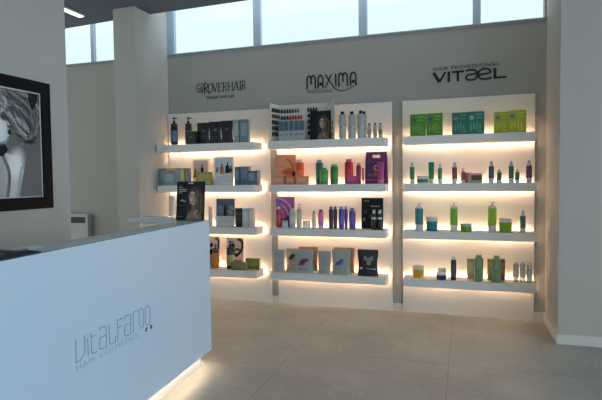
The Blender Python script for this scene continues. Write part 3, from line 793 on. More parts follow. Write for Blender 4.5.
('bottle', -1.953, 5.25, 0.8914, 0.061, 0.233, ('#a82848', '#d8c8c8', '#b84a60'), 'red bottle with pale cap in front of the wavy card', 'bottle', None, {}),
('bottle', -1.877, 5.2, 0.8914, 0.031, 0.1, ('#c8ccd0', '#17181c', '#dcdee0'), 'tiny grey bottle with black cap, left of its twin', 'bottle', 'tiny grey bottles by the red bottle', {}),
('bottle', -1.842, 5.2, 0.8914, 0.03, 0.1, ('#c8ccd0', '#17181c', '#dcdee0'), 'tiny grey bottle with black cap, next to the grey-green bottle', 'bottle', 'tiny grey bottles by the red bottle', {}),
('bottle', -1.791, 5.25, 0.8914, 0.067, 0.212, ('#b9bfb8', '#c9cec8', '#cdd2cb'), 'grey-green bottle with flat cap in front of the wavy card edge', 'bottle', None, {}),
('pump', -1.714, 5.25, 0.8914, 0.065, 0.262, ('#b4bab6', '#9aa39a', '#c9cec8'), 'pale grey pump bottle right of the wavy card', 'bottle', None, {}),
('bottle', -1.649, 5.22, 0.8914, 0.025, 0.079, ('#c4c8cc', '#3c4048', '#d4d6d8'), 'tiny grey vial leftmost of three, beside the pale pump bottle', 'vial', 'three tiny grey vials on the middle unit third shelf', {}),
('bottle', -1.621, 5.22, 0.8914, 0.025, 0.08, ('#c4c8cc', '#3c4048', '#d4d6d8'), 'tiny grey vial in the middle of three', 'vial', 'three tiny grey vials on the middle unit third shelf', {}),
('bottle', -1.592, 5.22, 0.8914, 0.025, 0.08, ('#c4c8cc', '#3c4048', '#d4d6d8'), 'tiny grey vial rightmost of three', 'vial', 'three tiny grey vials on the middle unit third shelf', {}),
('tube', -1.547, 5.25, 0.8914, 0.043, 0.187, ('#cfd2c6', '#7f8a80'), 'slim white spray tube left of the pink bottle', 'tube', None, {'up': 1}),
('bottle', -1.468, 5.25, 0.8914, 0.06, 0.203, ('#d874b4', '#5a2a60', '#e08cc2'), 'pink translucent bottle with dark cap', 'bottle', None, {'clearbase': 1}),
('bottle', -1.355, 5.25, 0.8914, 0.046, 0.236, ('#1d1c40', '#4a5078', '#26264e'), 'navy bottle leftmost of the dark blue row', 'bottle', 'navy and violet bottles on the middle unit third shelf', {}),
('bottle', -1.313, 5.27, 0.8914, 0.041, 0.235, ('#2a1c34', '#4a4458', '#36263e'), 'blackish bottle between the navy and blue bottles', 'bottle', 'navy and violet bottles on the middle unit third shelf', {}),
('bottle', -1.24, 5.25, 0.8914, 0.057, 0.237, ('#4448a8', '#8c90c0', '#5a5ebc'), 'blue bottle in the dark blue row', 'bottle', 'navy and violet bottles on the middle unit third shelf', {}),
('bottle', -1.198, 5.28, 0.8914, 0.034, 0.238, ('#52289a', '#8c80b0', '#6238a8'), 'slim purple bottle right of the blue bottle', 'bottle', 'navy and violet bottles on the middle unit third shelf', {}),
('bottle', -1.123, 5.25, 0.8914, 0.069, 0.222, ('#5a48a0', '#7c74b8', '#6c5ab4'), 'violet bottle rightmost of the dark blue row', 'bottle', 'navy and violet bottles on the middle unit third shelf', {}),
('card', -0.926, 5.32, 0.8914, 0.231, 0.325, ('#101513',), 'black display card with small pale pictures', 'display card', None, {'art': 'black_card'}),
('bottle', -0.89, 5.22, 0.8914, 0.049, 0.189, ('#0d0f10', '#c8c8c4', '#101214'), 'small black bottle with pale cap, left one before the black card', 'bottle', 'small black bottles in front of the black card', {'band': 1}),
('bottle', -0.83, 5.22, 0.8914, 0.048, 0.189, ('#0d0f10', '#c8c8c4', '#101214'), 'small black bottle with pale cap, right one before the black card', 'bottle', 'small black bottles in front of the black card', {'band': 1}),
('pouch', -1.955, 5.25, 0.4075, 0.135, 0.239, ('#a3a7a4', '#727c7a'), 'small grey bag leftmost on the middle bottom shelf', 'bag', 'small grey bags on the middle unit bottom shelf', {'art': 'line'}),
('pouch', -1.82, 5.32, 0.4075, 0.15, 0.245, ('#bfb09a', '#2b4256'), 'beige bag with blue picture, behind the magenta printed bag', 'bag', None, {'art': 'blue'}),
('pouch', -1.646, 5.355, 0.4075, 0.221, 0.265, ('#b08a68', '#a07c5c'), 'brown paper bag behind the magenta printed bag', 'bag', 'brown paper bags at the back of the middle bottom shelf', {}),
('pouch', -1.65, 5.21, 0.4075, 0.209, 0.249, ('#a2a8a8', '#7a1a4e'), 'big white-grey bag with magenta swirl', 'bag', None, {'art': 'swirl'}),
('pouch', -1.423, 5.22, 0.4075, 0.141, 0.244, ('#a0a4a2', '#707a82'), 'small grey bag between the two big printed bags', 'bag', 'small grey bags on the middle unit bottom shelf', {'art': 'line'}),
('pouch', -1.239, 5.355, 0.4075, 0.229, 0.268, ('#ac8464', '#9a7656'), 'brown paper bag behind the blue printed bag', 'bag', 'brown paper bags at the back of the middle bottom shelf', {}),
('pouch', -1.238, 5.21, 0.4075, 0.202, 0.267, ('#a0a8a0', '#3c4c86'), 'big grey bag with blue feather print', 'bag', None, {'art': 'feather'}),
('pouch', -0.953, 5.21, 0.4075, 0.215, 0.275, ('#101114', '#b9bcc0'), 'big black bag with pale shirt print, rightmost on the middle bottom shelf', 'bag', None, {'art': 'shirt'}),
('pack', -0.443, 5.25, 1.839, 0.156, 0.223, ('#438a1e', '#6cb02c', '#56466a'), 'green packet, left one of the two grass-green packets', 'packet', 'grass-green packets on the top right shelf', {'d': 0.02}),
('pack', -0.283, 5.255, 1.839, 0.158, 0.226, ('#438a1e', '#6cb02c', '#56466a'), 'green packet, right one of the two grass-green packets', 'packet', 'grass-green packets on the top right shelf', {'d': 0.02}),
('pack', -0.041, 5.26, 1.839, 0.148, 0.221, ('#12705a', '#3c9a86', '#6a7c84'), 'teal packet, left one of the two teal packets', 'packet', 'teal packets on the top right shelf', {'d': 0.02}),
('pack', 0.108, 5.25, 1.839, 0.155, 0.222, ('#0f7560', '#44a890', '#90a8a8'), 'teal packet, right one, standing slightly taller', 'packet', 'teal packets on the top right shelf', {'d': 0.02}),
('pack', 0.339, 5.26, 1.839, 0.131, 0.207, ('#a8b018', '#c4c838', '#3c8a78'), 'yellow-green packet, left one of the pair', 'packet', 'yellow-green packets on the top right shelf', {'d': 0.02}),
('pack', 0.478, 5.25, 1.839, 0.16, 0.215, ('#b0ba14', '#d0d43c', '#3c9080'), 'yellow-green packet, right and taller one of the pair', 'packet', 'yellow-green packets on the top right shelf', {'d': 0.02}),
('spray', -0.501, 5.25, 1.3665, 0.049, 0.218, ('#17865c', '#d9d8d2', '#17865c'), 'green spray bottle at far left of the right unit second shelf', 'bottle', 'coloured spray bottles on the right unit second shelf', {}),
('jar', -0.396, 5.23, 1.3665, 0.114, 0.077, ('#dcdcd6', '#17865c', '#c9cdc9'), 'low white jar with green label beside the green tube', 'jar', None, {}),
('tube', -0.319, 5.32, 1.3665, 0.058, 0.214, ('#17865c', '#d9d8d2'), 'green tube standing on its white cap', 'tube', None, {}),
('spray', -0.229, 5.25, 1.3665, 0.04, 0.197, ('#17865c', '#d9d8d2', '#17865c'), 'smaller green spray bottle right of the green tube', 'bottle', 'coloured spray bottles on the right unit second shelf', {}),
('spray', -0.091, 5.25, 1.3665, 0.047, 0.207, ('#7a2c5a', '#d9d8d2', '#7a2c5a'), 'plum spray bottle, tallest left of the pink cartons', 'bottle', 'coloured spray bottles on the right unit second shelf', {}),
('spray', -0.01, 5.25, 1.3665, 0.039, 0.148, ('#9c3a54', '#d9d8d2', '#9c3a54'), 'short raspberry bottle left of the pink carton', 'bottle', 'coloured spray bottles on the right unit second shelf', {}),
('box', 0.036, 5.32, 1.3665, 0.057, 0.103, ('#c85a72', '#d87a8c'), 'pink carton behind the beige carton', 'box', None, {'d': 0.05}),
('box', 0.103, 5.25, 1.3665, 0.131, 0.095, ('#c0aca0', '#4c3a34'), 'beige carton with dark brown label', 'box', None, {'d': 0.05, 'lab': 1}),
('spray', 0.25, 5.25, 1.3665, 0.049, 0.211, ('#1d5c88', '#d9d8d2', '#1d5c88'), 'blue spray bottle right of the beige carton', 'bottle', 'coloured spray bottles on the right unit second shelf', {}),
('spray', 0.323, 5.25, 1.3665, 0.042, 0.131, ('#22646c', '#d9d8d2', '#22646c'), 'short teal bottle between the blue and green spray bottles', 'bottle', 'coloured spray bottles on the right unit second shelf', {}),
('spray', 0.429, 5.25, 1.3665, 0.046, 0.207, ('#1e7a5c', '#d9d8d2', '#1e7a5c'), 'green spray bottle in the right half of the second shelf', 'bottle', 'coloured spray bottles on the right unit second shelf', {}),
('spray', 0.484, 5.25, 1.3665, 0.039, 0.13, ('#22706c', '#d9d8d2', '#22706c'), 'short teal bottle right of the green spray bottle', 'bottle', 'coloured spray bottles on the right unit second shelf', {}),
('spray', 0.586, 5.25, 1.3665, 0.052, 0.211, ('#54406c', '#d9d8d2', '#54406c'), 'purple spray bottle at the far right end', 'bottle', 'coloured spray bottles on the right unit second shelf', {}),
('vpump', -0.434, 5.25, 0.8914, 0.081, 0.279, ('#1f7a80', '#d9d8d2', '#1f7a80'), 'teal pump bottle with white cap', 'bottle', 'tall pump bottles on the right unit third shelf', {}),
('jar', -0.307, 5.24, 0.8914, 0.112, 0.137, ('#1f7a84', '#d9d8d2', '#1f7a84'), 'teal jar with white lid beside the teal pump bottle', 'jar', None, {}),
('vpump', -0.096, 5.25, 0.8914, 0.074, 0.283, ('#7cb41e', '#d9d8d2', '#7cb41e'), 'green pump bottle in the middle of the third right shelf', 'bottle', 'tall pump bottles on the right unit third shelf', {}),
('jar', 0.019, 5.25, 0.8914, 0.11, 0.073, ('#5ea41e', '#a9b8b0', '#5ea41e'), 'low green jar with grey lid', 'jar', None, {}),
('vpump', 0.261, 5.25, 0.8914, 0.078, 0.289, ('#9ac41e', '#d9d8d2', '#9ac41e'), 'lime pump bottle left of the lime jar', 'bottle', 'tall pump bottles on the right unit third shelf', {}),
('jar', 0.381, 5.25, 0.8914, 0.117, 0.135, ('#8cb41e', '#d9d8d2', '#8cb41e'), 'big lime jar with white lid', 'jar', None, {}),
('spray', 0.535, 5.25, 0.8914, 0.051, 0.206, ('#2a7478', '#d9d8d2', '#2a7478'), 'short teal bottle rightmost on the third right shelf', 'bottle', None, {}),
('leaf', -0.186, 5.185, 0.8914, 0.071, 0.004, ('#4c8a3c',), 'green leaf lying left of the green pump bottle', 'leaf', 'green leaves on the third right shelf', {}),
('leaf', 0.149, 5.185, 0.8914, 0.068, 0.02, ('#5c9a3c',), 'green leaf lying left of the lime pump bottle', 'leaf', 'green leaves on the third right shelf', {}),
('jar', -0.448, 5.3, 0.4075, 0.116, 0.116, ('#c8a020', '#d9d8d2', '#c8a020'), 'yellow jar with white lid', 'jar', None, {}),
('jar', -0.211, 5.335, 0.4075, 0.085, 0.088, ('#e4e0d8', '#e8e4dc', '#d8d4d0'), 'white jar behind the blue jar', 'jar', None, {}),
('jar', -0.217, 5.215, 0.4075, 0.094, 0.068, ('#2c3c7c', '#d8dce4', '#2c3c7c'), 'low blue jar with pale lid', 'jar', None, {}),
('bottle', -0.098, 5.21, 0.4075, 0.053, 0.229, ('#2a2838', '#c4ccd4', '#343a6a'), 'dark bottle with silver cap right of the blue jar', 'bottle', None, {}),
('box', 0.064, 5.32, 0.4075, 0.071, 0.204, ('#b0b084', '#c0c09a'), 'pale beige-green carton behind the left green bottle', 'box', 'pale green cartons at the back of the bottom right shelf', {'d': 0.05}),
('box', 0.252, 5.32, 0.4075, 0.061, 0.207, ('#b4a868', '#c4ba84'), 'yellowish carton behind the right green bottle', 'box', 'pale green cartons at the back of the bottom right shelf', {'d': 0.05}),
('box', 0.351, 5.32, 0.4075, 0.063, 0.209, ('#8a4a24', '#b07c54'), 'brown carton behind the right green bottle', 'box', None, {'d': 0.05}),
('bottle', 0.136, 5.2, 0.4075, 0.083, 0.26, ('#7f9c78', '#8aa684', '#8aa684'), 'sage green bottle, left one of the pair', 'bottle', 'sage green bottles on the bottom right shelf', {'mark': 1}),
('bottle', 0.298, 5.195, 0.4075, 0.081, 0.262, ('#7f9c78', '#8aa684', '#8aa684'), 'sage green bottle, right one of the pair, before a brown carton', 'bottle', 'sage green bottles on the bottom right shelf', {'mark': 1}),
('bottle', 0.479, 5.28, 0.4075, 0.048, 0.19, ('#aeb9b8', '#c8ccca', '#b4bebc'), 'small clear bottle, leftmost of three at the end of the shelf', 'bottle', 'small clear bottles at right end of the bottom right shelf', {'glass': 1}),
('bottle', 0.539, 5.28, 0.4075, 0.05, 0.197, ('#aeb9b8', '#c8ccca', '#b4bebc'), 'small clear bottle, middle one of three at the end of the shelf', 'bottle', 'small clear bottles at right end of the bottom right shelf', {'glass': 1}),
('bottle', 0.597, 5.28, 0.4075, 0.046, 0.189, ('#aeb9b8', '#c8ccca', '#b4bebc'), 'small clear bottle, rightmost of three at the end of the shelf', 'bottle', 'small clear bottles at right end of the bottom right shelf', {'glass': 1})
]
def pmat(h, rough=0.35): return mat(h, rough)
def b_box(t, w, h, c, kw):
    d = kw.get('d', 0.05)
    obj('carton', box(NB(), -w / 2, w / 2, -d / 2, d / 2, 0, h, min(0.002, w * 0.08)), pmat(c[0], 0.5), t)
    y = -d / 2
    if kw.get('lab'):
        obj('label', box(NB(), -w * 0.28, w * 0.44, y - 0.001, y, h * 0.28, h * 0.80), pmat(c[1]), t)
    elif kw.get('mark'):
        obj('label', box(NB(), -w * 0.22, w * 0.22, y - 0.001, y, h * 0.45, h * 0.62), pmat(c[1]), t)
    else:
        obj('label', box(NB(), -w * 0.36, w * 0.36, y - 0.001, y, h * 0.30, h * 0.84), pmat(c[1], 0.5), t)
    if kw.get('ends'):
        for s in (-1, 1):
            a, b = sorted((s * w / 2, s * (w / 2 + 0.001)))
            obj('end_flap', box(NB(), a, b, -d * 0.46, d * 0.46, 0.002, h - 0.002), pmat('#d8cfb4', 0.5), t)
def b_pack(t, w, h, c, kw):
    d = kw.get('d', 0.02)
    obj('sachet', box(NB(), -w / 2, w / 2, -d / 2, d / 2, 0, h, 0.004), pmat(c[0], 0.4), t)
    y = -d / 2
    bm = NB(); n = 20
    a = [bm.verts.new((-w * 0.25 + w * 0.14 * math.cos(2 * PI * i / n), y - 0.001, h * 0.74 + w * 0.14 * math.sin(2 * PI * i / n))) for i in range(n)]
    b = [bm.verts.new((v.co.x, y, v.co.z)) for v in a]
    bm.faces.new(a); bm.faces.new(b[::-1])
    for i in range(n): bm.faces.new((a[i], b[i], b[(i + 1) % n], a[(i + 1) % n]))
    obj('round_emblem', bm, pmat(c[2]), t)
    bm = NB(); box(bm, w * 0.0, w * 0.40, y - 0.001, y, h * 0.84, h * 0.90); box(bm, 0, w * 0.36, y - 0.001, y, h * 0.70, h * 0.75)
    for k in range(4): box(bm, -w * 0.34 + k * w * 0.18, -w * 0.25 + k * w * 0.18, y - 0.001, y, h * (0.18 + 0.06 * (k % 2)), h * (0.46 + 0.05 * (k % 3)))
    box(bm, w * 0.1, w * 0.38, y - 0.001, y, h * 0.12, h * 0.18)
    obj('print', bm, pmat(c[1]), t)
def b_bottle(t, w, h, c, kw):
    r = w / 2; hb = h * 0.89 if h > 0.15 else h * 0.83
    bodym = pmat(c[0], 0.3)
    if kw.get('glass'): bodym = translucent_mat('#c4cdcc', 'clearplastic')
    obj('body', lathe(NB(), [(0, 0), (r * 0.94, 0), (r, 0.006), (r, hb - 0.012), (r * 0.9, hb - 0.003), (r * 0.45, hb), (0, hb)]), bodym, t, smooth=True)
    rc = r * (0.52 if c[1] == '#17181c' else 0.66)
    obj('cap', lathe(NB(), [(0, hb), (rc, hb), (rc, h - 0.003), (rc * 0.9, h), (0, h)]), pmat(c[1], 0.35), t, smooth=True)
    if kw.get('mark'):
        obj('print', lathe(NB(), [(r + 0.0006, hb * 0.44), (r + 0.0006, hb * 0.50)], seg=40), pmat(c[2], 0.4), t, smooth=True)
        bm = NB(); box(bm, -r * 0.55, r * 0.25, -r - 0.002, -r + 0.006, hb * 0.455, hb * 0.485); obj('print', bm, pmat('#23262a'), t)
    else:
        z0, z1 = (0.62, 0.78) if kw.get('band') else ((0.0, 0.14) if kw.get('clearbase') else (0.22, 0.66))
        cc = '#d0d2ce' if kw.get('band') else ('#e4d8e0' if kw.get('clearbase') else c[2])
        obj('label', lathe(NB(), [(r + 0.0006, hb * z0 + 0.004), (r + 0.0006, hb * z1)], seg=20), pmat(cc, 0.4), t, smooth=True)
def pump_head(t, z0, z1, r, m):
    h = z1 - z0
    bm = NB(); lathe(bm, [(0, z0), (r * 0.42, z0), (r * 0.42, z0 + h * 0.35), (r * 0.16, z0 + h * 0.40), (r * 0.16, z0 + h * 0.72), (r * 0.36, z0 + h * 0.76), (r * 0.36, z1), (0, z1)], seg=14)
    box(bm, 0, r * 0.95, -r * 0.12, r * 0.12, z1 - h * 0.22, z1 - h * 0.04)
    obj('pump', bm, m, t, smooth=True)
def b_pump(t, w, h, c, kw):
    r = w / 2 * 0.92; hb = h * 0.66
    obj('body', lathe(NB(), [(0, 0), (r * 0.94, 0), (r, 0.006), (r, hb * 0.97), (r * 0.92, hb), (0, hb)]), pmat(c[1] if kw.get('base') else c[0], 0.28), t, smooth=True)
    if kw.get('base'):
        obj('label', lathe(NB(), [(r + 0.0008, hb * 0.20), (r + 0.0008, hb * 0.78)], seg=20), pmat(c[0], 0.4), t, smooth=True)
    obj('collar', lathe(NB(), [(0, hb), (r * 0.9, hb), (r * 0.9, hb + h * 0.11), (r * 0.5, hb + h * 0.13), (0, hb + h * 0.13)]), pmat('#17181c' if not c[1].startswith('#9a') else c[1], 0.35), t, smooth=True)
    pump_head(t, hb + h * 0.13, h, r, pmat('#17181c' if not c[1].startswith('#9a') else c[1], 0.35))
def b_vit(t, w, h, c, kw, pump=False):
    """white bottle with a coloured translucent sleeve and a pale spray or pump top"""
    r = w / 2; hb = h * (0.80 if pump else 0.76)
    obj('base', lathe(NB(), [(0, 0), (r * 0.9, 0), (r * 0.96, 0.005), (r * 0.96, hb * 0.27), (0, hb * 0.27)]), pmat('#d6d8d4', 0.3), t, smooth=True)
    obj('body', lathe(NB(), [(0, hb * 0.27), (r, hb * 0.27), (r, hb * 0.985), (r * 0.9, hb), (0, hb)]), pmat(c[0], 0.3), t, smooth=True)
    if pump:
        obj('collar', lathe(NB(), [(0, hb), (r * 0.86, hb), (r * 0.86, hb + h * 0.07), (r * 0.45, hb + h * 0.08), (0, hb + h * 0.08)]), pmat('#cfd2d2', 0.35), t, smooth=True)
        pump_head(t, hb + h * 0.08, h, r * 0.8, pmat('#a8acae', 0.35))
    else:
        obj('shoulder', lathe(NB(), [(0, hb), (r * 0.85, hb), (r * 0.62, hb + h * 0.08), (0, hb + h * 0.08)]), pmat('#c4c8c8', 0.35), t, smooth=True)
        obj('cap', lathe(NB(), [(0, hb + h * 0.08), (r * 0.55, hb + h * 0.08), (r * 0.5, h - 0.004), (r * 0.3, h), (0, h)]), pmat('#b4b6b6', 0.35), t, smooth=True)
def b_tube(t, w, h, c, kw):
    if kw.get('up'):
        obj('body', lathe(NB(), [(0, 0), (w / 2, 0), (w / 2, h * 0.80), (w * 0.4, h * 0.84), (0, h * 0.84)]), pmat(c[0]), t, smooth=True)
        obj('cap', lathe(NB(), [(0, h * 0.84), (w * 0.3, h * 0.84), (w * 0.26, h), (0, h)]), pmat(c[1]), t, smooth=True)
        return
    bm = NB(); n = 20; rings = []
    for k in range(9):
        v = k / 8; z = h * (0.20 + 0.80 * v)
        rx = w / 2 * (0.86 + 0.14 * v); ry = w / 2 * 0.86 * (1 - v) ** 0.8 + 0.002
        rings.append([bm.verts.new((rx * math.cos(2 * PI * i / n), ry * math.sin(2 * PI * i / n), z)) for i in range(n)])
    for a, b in zip(rings, rings[1:]):
        for i in range(n): bm.faces.new((a[i], a[(i + 1) % n], b[(i + 1) % n], b[i]))
    bm.faces.new(rings[0][::-1]); bm.faces.new(rings[-1])
    obj('body', bm, pmat(c[0]), t, smooth=True)
    obj('cap', lathe(NB(), [(0, 0), (w * 0.40, 0), (w * 0.43, 0.004), (w * 0.43, h * 0.20), (0, h * 0.20)]), pmat(c[1]), t, smooth=True)
def b_jar(t, w, h, c, kw):
    r = w / 2
    obj('body', lathe(NB(), [(0, 0), (r * 0.93, 0), (r, 0.006), (r, h * 0.68), (r * 0.95, h * 0.70), (0, h * 0.70)], seg=28), pmat(c[0], 0.3), t, smooth=True)
    obj('lid', lathe(NB(), [(0, h * 0.70), (r * 0.97, h * 0.70), (r * 0.97, h * 0.97), (r * 0.92, h), (0, h)], seg=28), pmat(c[1] if c[0] != '#dcdcd6' else '#c9cdc9', 0.35), t, smooth=True)
    if c[0] == '#dcdcd6':
        obj('label', lathe(NB(), [(r + 0.0008, h * 0.14), (r + 0.0008, h * 0.58)], seg=28), pmat(c[1], 0.4), t, smooth=True)
def b_pouch(t, w, h, c, kw):
    d = kw.get('d', 0.05); nu, nv = 12, 12
    bm = NB(); F = []; Bk = []
    rnd = random.Random(int(w * 1e4))
    def wd(v): return w / 2 * (1.0 - 0.10 * math.sin(PI * min(1, v * 1.15)) ** 2)
    for j in range(nv + 1):
        v = j / nv; fr, bk = [], []
        for i in range(nu + 1):
            u = -1 + 2 * i / nu
            dep = d / 2 * max(0.0, 1 - v) ** 0.55 * (1 - abs(u) ** 2.6) ** 0.5 if abs(u) < 1 else 0
            dep = max(dep, 0.0012) + 0.0015 * math.sin(5 * u + 7 * v + w * 90) * (1 if 0 < v < 1 and abs(u) < 0.9 else 0)
            dep = max(dep, 0.001)
            x, z = u * wd(v), h * v
            fr.append(bm.verts.new((x, -dep, z))); bk.append(bm.verts.new((x, dep, z)))
        F.append(fr); Bk.append(bk)
    for j in range(nv):
        for i in range(nu):
            bm.faces.new((F[j][i], F[j][i + 1], F[j + 1][i + 1], F[j + 1][i])); bm.faces.new((Bk[j][i], Bk[j + 1][i], Bk[j + 1][i + 1], Bk[j][i + 1]))
        bm.faces.new((F[j][0], F[j + 1][0], Bk[j + 1][0], Bk[j][0])); bm.faces.new((F[j][nu], Bk[j][nu], Bk[j + 1][nu], F[j + 1][nu]))
    for i in range(nu):
        bm.faces.new((F[0][i], Bk[0][i], Bk[0][i + 1], F[0][i + 1])); bm.faces.new((F[nv][i], F[nv][i + 1], Bk[nv][i + 1], Bk[nv][i]))
    obj('bag', bm, mat(c[0], 0.4), t, smooth=True)
    def decal(name, pts, col, off=0.0025):
        """thin print following the bulge of the bag front"""
        b2 = NB()
        def dp(x, z):
            v = z / h; u = max(-0.999, min(0.999, x / wd(v)))
            return d / 2 * max(0.0, 1 - v) ** 0.55 * (1 - abs(u) ** 2.6) ** 0.5 + off
        vs = [b2.verts.new((x * w, -dp(x * w, z * h), z * h)) for x, z in pts]
        c0 = (sum(p[0] for p in pts) / len(pts), sum(p[1] for p in pts) / len(pts))
        cv = b2.verts.new((c0[0] * w, -dp(c0[0] * w, c0[1] * h), c0[1] * h))
        n = len(vs)
        for i in range(n): b2.faces.new((cv, vs[i], vs[(i + 1) % n]))
        o = obj(name, b2, pmat(col, 0.45), t)
        md = o.modifiers.new('s', 'SOLIDIFY'); md.thickness = 0.0008
        return o
    k = kw.get('art')
    seal = NB(); box(seal, -w * 0.47, w * 0.47, -0.0035, 0.0035, h * 0.955, h + 0.001, 0.001)
    obj('top_seal', seal, mat(c[0], 0.3, key=('seal', c[0])), t)
    E = lambda x, z, rx, rz, rot=0.0, n=16: [(x + rx * math.cos(q) * math.cos(rot) - rz * math.sin(q) * math.sin(rot), z + rx * math.cos(q) * math.sin(rot) * 0.8 + rz * math.sin(q) * math.cos(rot)) for q in [2 * PI * i / n for i in range(n)]]
    if k == 'swirl':
        decal('print', E(-0.04, 0.50, 0.22, 0.11, 0.5), c[1]); decal('print', E(0.14, 0.56, 0.13, 0.07, 0.3), '#9a2a5c', 0.003); decal('print', E(-0.14, 0.36, 0.22, 0.025, -0.1), '#4a4a5a', 0.003)
        decal('label', [(-0.3, 0.16), (0.2, 0.16), (0.2, 0.22), (-0.3, 0.22)], '#878d90')
    elif k == 'feather':
        decal('print', E(-0.08, 0.50, 0.26, 0.07, 0.55), c[1]); decal('print', E(0.02, 0.42, 0.2, 0.04, 0.5), '#7880a8', 0.003)
        decal('label', [(-0.34, 0.24), (0.25, 0.24), (0.25, 0.27), (-0.34, 0.27)], '#848a8c')
    elif k == 'shirt':
        decal('print', [(-0.15, 0.78), (-0.04, 0.70), (0.10, 0.70), (0.22, 0.78), (0.30, 0.62), (0.18, 0.60), (0.14, 0.42), (-0.04, 0.42), (-0.06, 0.60), (-0.20, 0.62)], '#7c8084')
        decal('label', [(-0.40, 0.25), (0.40, 0.25), (0.40, 0.29), (-0.36, 0.34)], c[1])
    elif k == 'blue':
        decal('print', E(-0.05, 0.62, 0.30, 0.11, 0.5), c[1]); decal('label', [(-0.42, 0.32), (0.42, 0.32), (0.42, 0.36), (-0.42, 0.36)], '#e2e0d4')
    elif k == 'line':
        decal('label', [(-0.40, 0.36), (0.40, 0.36), (0.40, 0.40), (-0.40, 0.40)], c[1]); decal('print', E(0.05, 0.70, 0.16, 0.08), '#98a2a2')
    elif c[0] == '#191b22':
        decal('print', E(0.05, 0.62, 0.17, 0.06), c[1]); decal('label', [(-0.3, 0.30), (0.3, 0.30), (0.3, 0.34), (-0.3, 0.34)], '#3c4148')
def b_card(t, w, h, c, kw):
    bm = NB(); box(bm, -w / 2, w / 2, 0, 0.004, 0, h, 0.001)
    o = obj('board', bm, pmat(c[0], 0.5), t); o.rotation_euler = (math.radians(-4), 0, 0)
    art_card(kw['art'], w - 0.004, h - 0.004).mesh('printed_front', o, (0, -0.0006, 0.002))
    bm = NB(); box(bm, -w * 0.12, w * 0.12, 0.0, 0.002, 0.0, h * 0.5); s = obj('strut', bm, pmat('#c8c4bc', 0.6), t); s.location = (0, 0.030, 0.0); s.rotation_euler = (math.radians(3), 0, 0)
def b_bag(t, w, h, c, kw):
    d = 0.06; wt = w * 0.88
    bm = NB(); z1 = h * 0.80
    hx = w * 0.17
    def quad(pts): bm.faces.new([bm.verts.new(p) for p in pts])
    B = [(-w / 2, -d / 2), (w / 2, -d / 2), (w / 2, d / 2), (-w / 2, d / 2)]
    a = [bm.verts.new((x, y, 0)) for x, y in B]
    m_ = [bm.verts.new((x * (0.94), y * 0.55, z1)) for x, y in B]
    bm.faces.new(a[::-1]); bm.faces.new(m_)
    for i in range(4): bm.faces.new((a[i], a[(i + 1) % 4], m_[(i + 1) % 4], m_[i]))
    obj('body', bm, mat(c[0], 0.45), t)
    bm = NB()
    x1 = w / 2 * 0.94; x2 = wt / 2; y = d / 2 * 0.4
    for pts in ([(-x1, z1), (-hx, z1), (-hx, h), (-x2, h)], [(hx, z1), (x1, z1), (x2, h), (hx, h)],
                [(-hx, z1), (hx, z1), (hx, h * 0.815), (-hx, h * 0.815)], [(-hx, h * 0.91), (hx, h * 0.91), (hx, h), (-hx, h)]):
        p0 = [bm.verts.new((x, -y, z)) for x, z in pts]; p1 = [bm.verts.new((x, y, z)) for x, z in pts]
        bm.faces.new(p0); bm.faces.new(p1[::-1])
        for i in range(4): bm.faces.new((p0[i], p1[i], p1[(i + 1) % 4], p0[(i + 1) % 4]))
    obj('handle', bm, mat(c[0], 0.45), t)
    def front(name, pts, col):
        b2 = NB()
        yy = lambda z: -(d / 2) * (1 - 0.45 * z / z1) - 0.0012
        vs = [b2.verts.new((x * w, yy(z * h), z * h)) for x, z in pts]
        b2.faces.new(vs); o = obj(name, b2, pmat(col, 0.45), t); md = o.modifiers.new('s', 'SOLIDIFY'); md.thickness = 0.0008
    cir = lambda x, z, r: [(x + r * math.cos(2 * PI * i / 18), z + r * w / h * math.sin(2 * PI * i / 18)) for i in range(18)]
    front('label', [(-0.42, 0.18), (0.38, 0.18), (0.38, 0.66), (-0.42, 0.66)], '#54195a')
    front('round_emblem', cir(0.02, 0.50, 0.125), '#c8bcc8'); 
    b2 = NB(); lathe(b2, [(0.0, -0.0005), (0.017, -0.0005), (0.017, 0.001), (0, 0.001)], seg=14); e = obj('emblem_core', b2, pmat('#54195a'), t); e.rotation_euler = (PI / 2, 0, 0); e.location = (0.02 * w, -(d / 2) * (1 - 0.45 * 0.5 / 0.8) - 0.0026, 0.5 * h)
    front('print', [(-0.10, 0.22), (0.20, 0.22), (0.24, 0.36), (0.02, 0.40), (-0.12, 0.34)], '#c44a2c')
    front('print', [(-0.36, 0.24), (-0.14, 0.24), (-0.14, 0.32), (-0.36, 0.32)], '#7a3a9a')
    front('band', [(-0.46, 0.10), (0.44, 0.10), (0.44, 0.155), (-0.46, 0.155)], '#a83a6a')
def b_leaf(t, w, h, c, kw):
    bm = NB(); n = 9; L_, R_ = [], []
    c_ = []
    for i in range(n):
        u = i / (n - 1); x = -w / 2 + w * u; hw = 0.022 * math.sin(PI * u) + 0.0008
        zz = 0.002 + 0.008 * math.sin(PI * u)
        c_.append(bm.verts.new((x, 0, zz - 0.0015))); L_.append(bm.verts.new((x, hw, zz))); R_.append(bm.verts.new((x, -hw, zz)))
    for i in range(n - 1):
        bm.faces.new((c_[i], c_[i + 1], L_[i + 1], L_[i])); bm.faces.new((R_[i], R_[i + 1], c_[i + 1], c_[i]))
    o = obj('blade', bm, pmat(c[0], 0.5), t); md = o.modifiers.new('s', 'SOLIDIFY'); md.thickness = 0.0012
    bm = NB(); box(bm, -w / 2 - 0.02, -w / 2 + 0.005, -0.0015, 0.0015, 0.0, 0.003); obj('stalk', bm, pmat('#6a8a3c'), t)

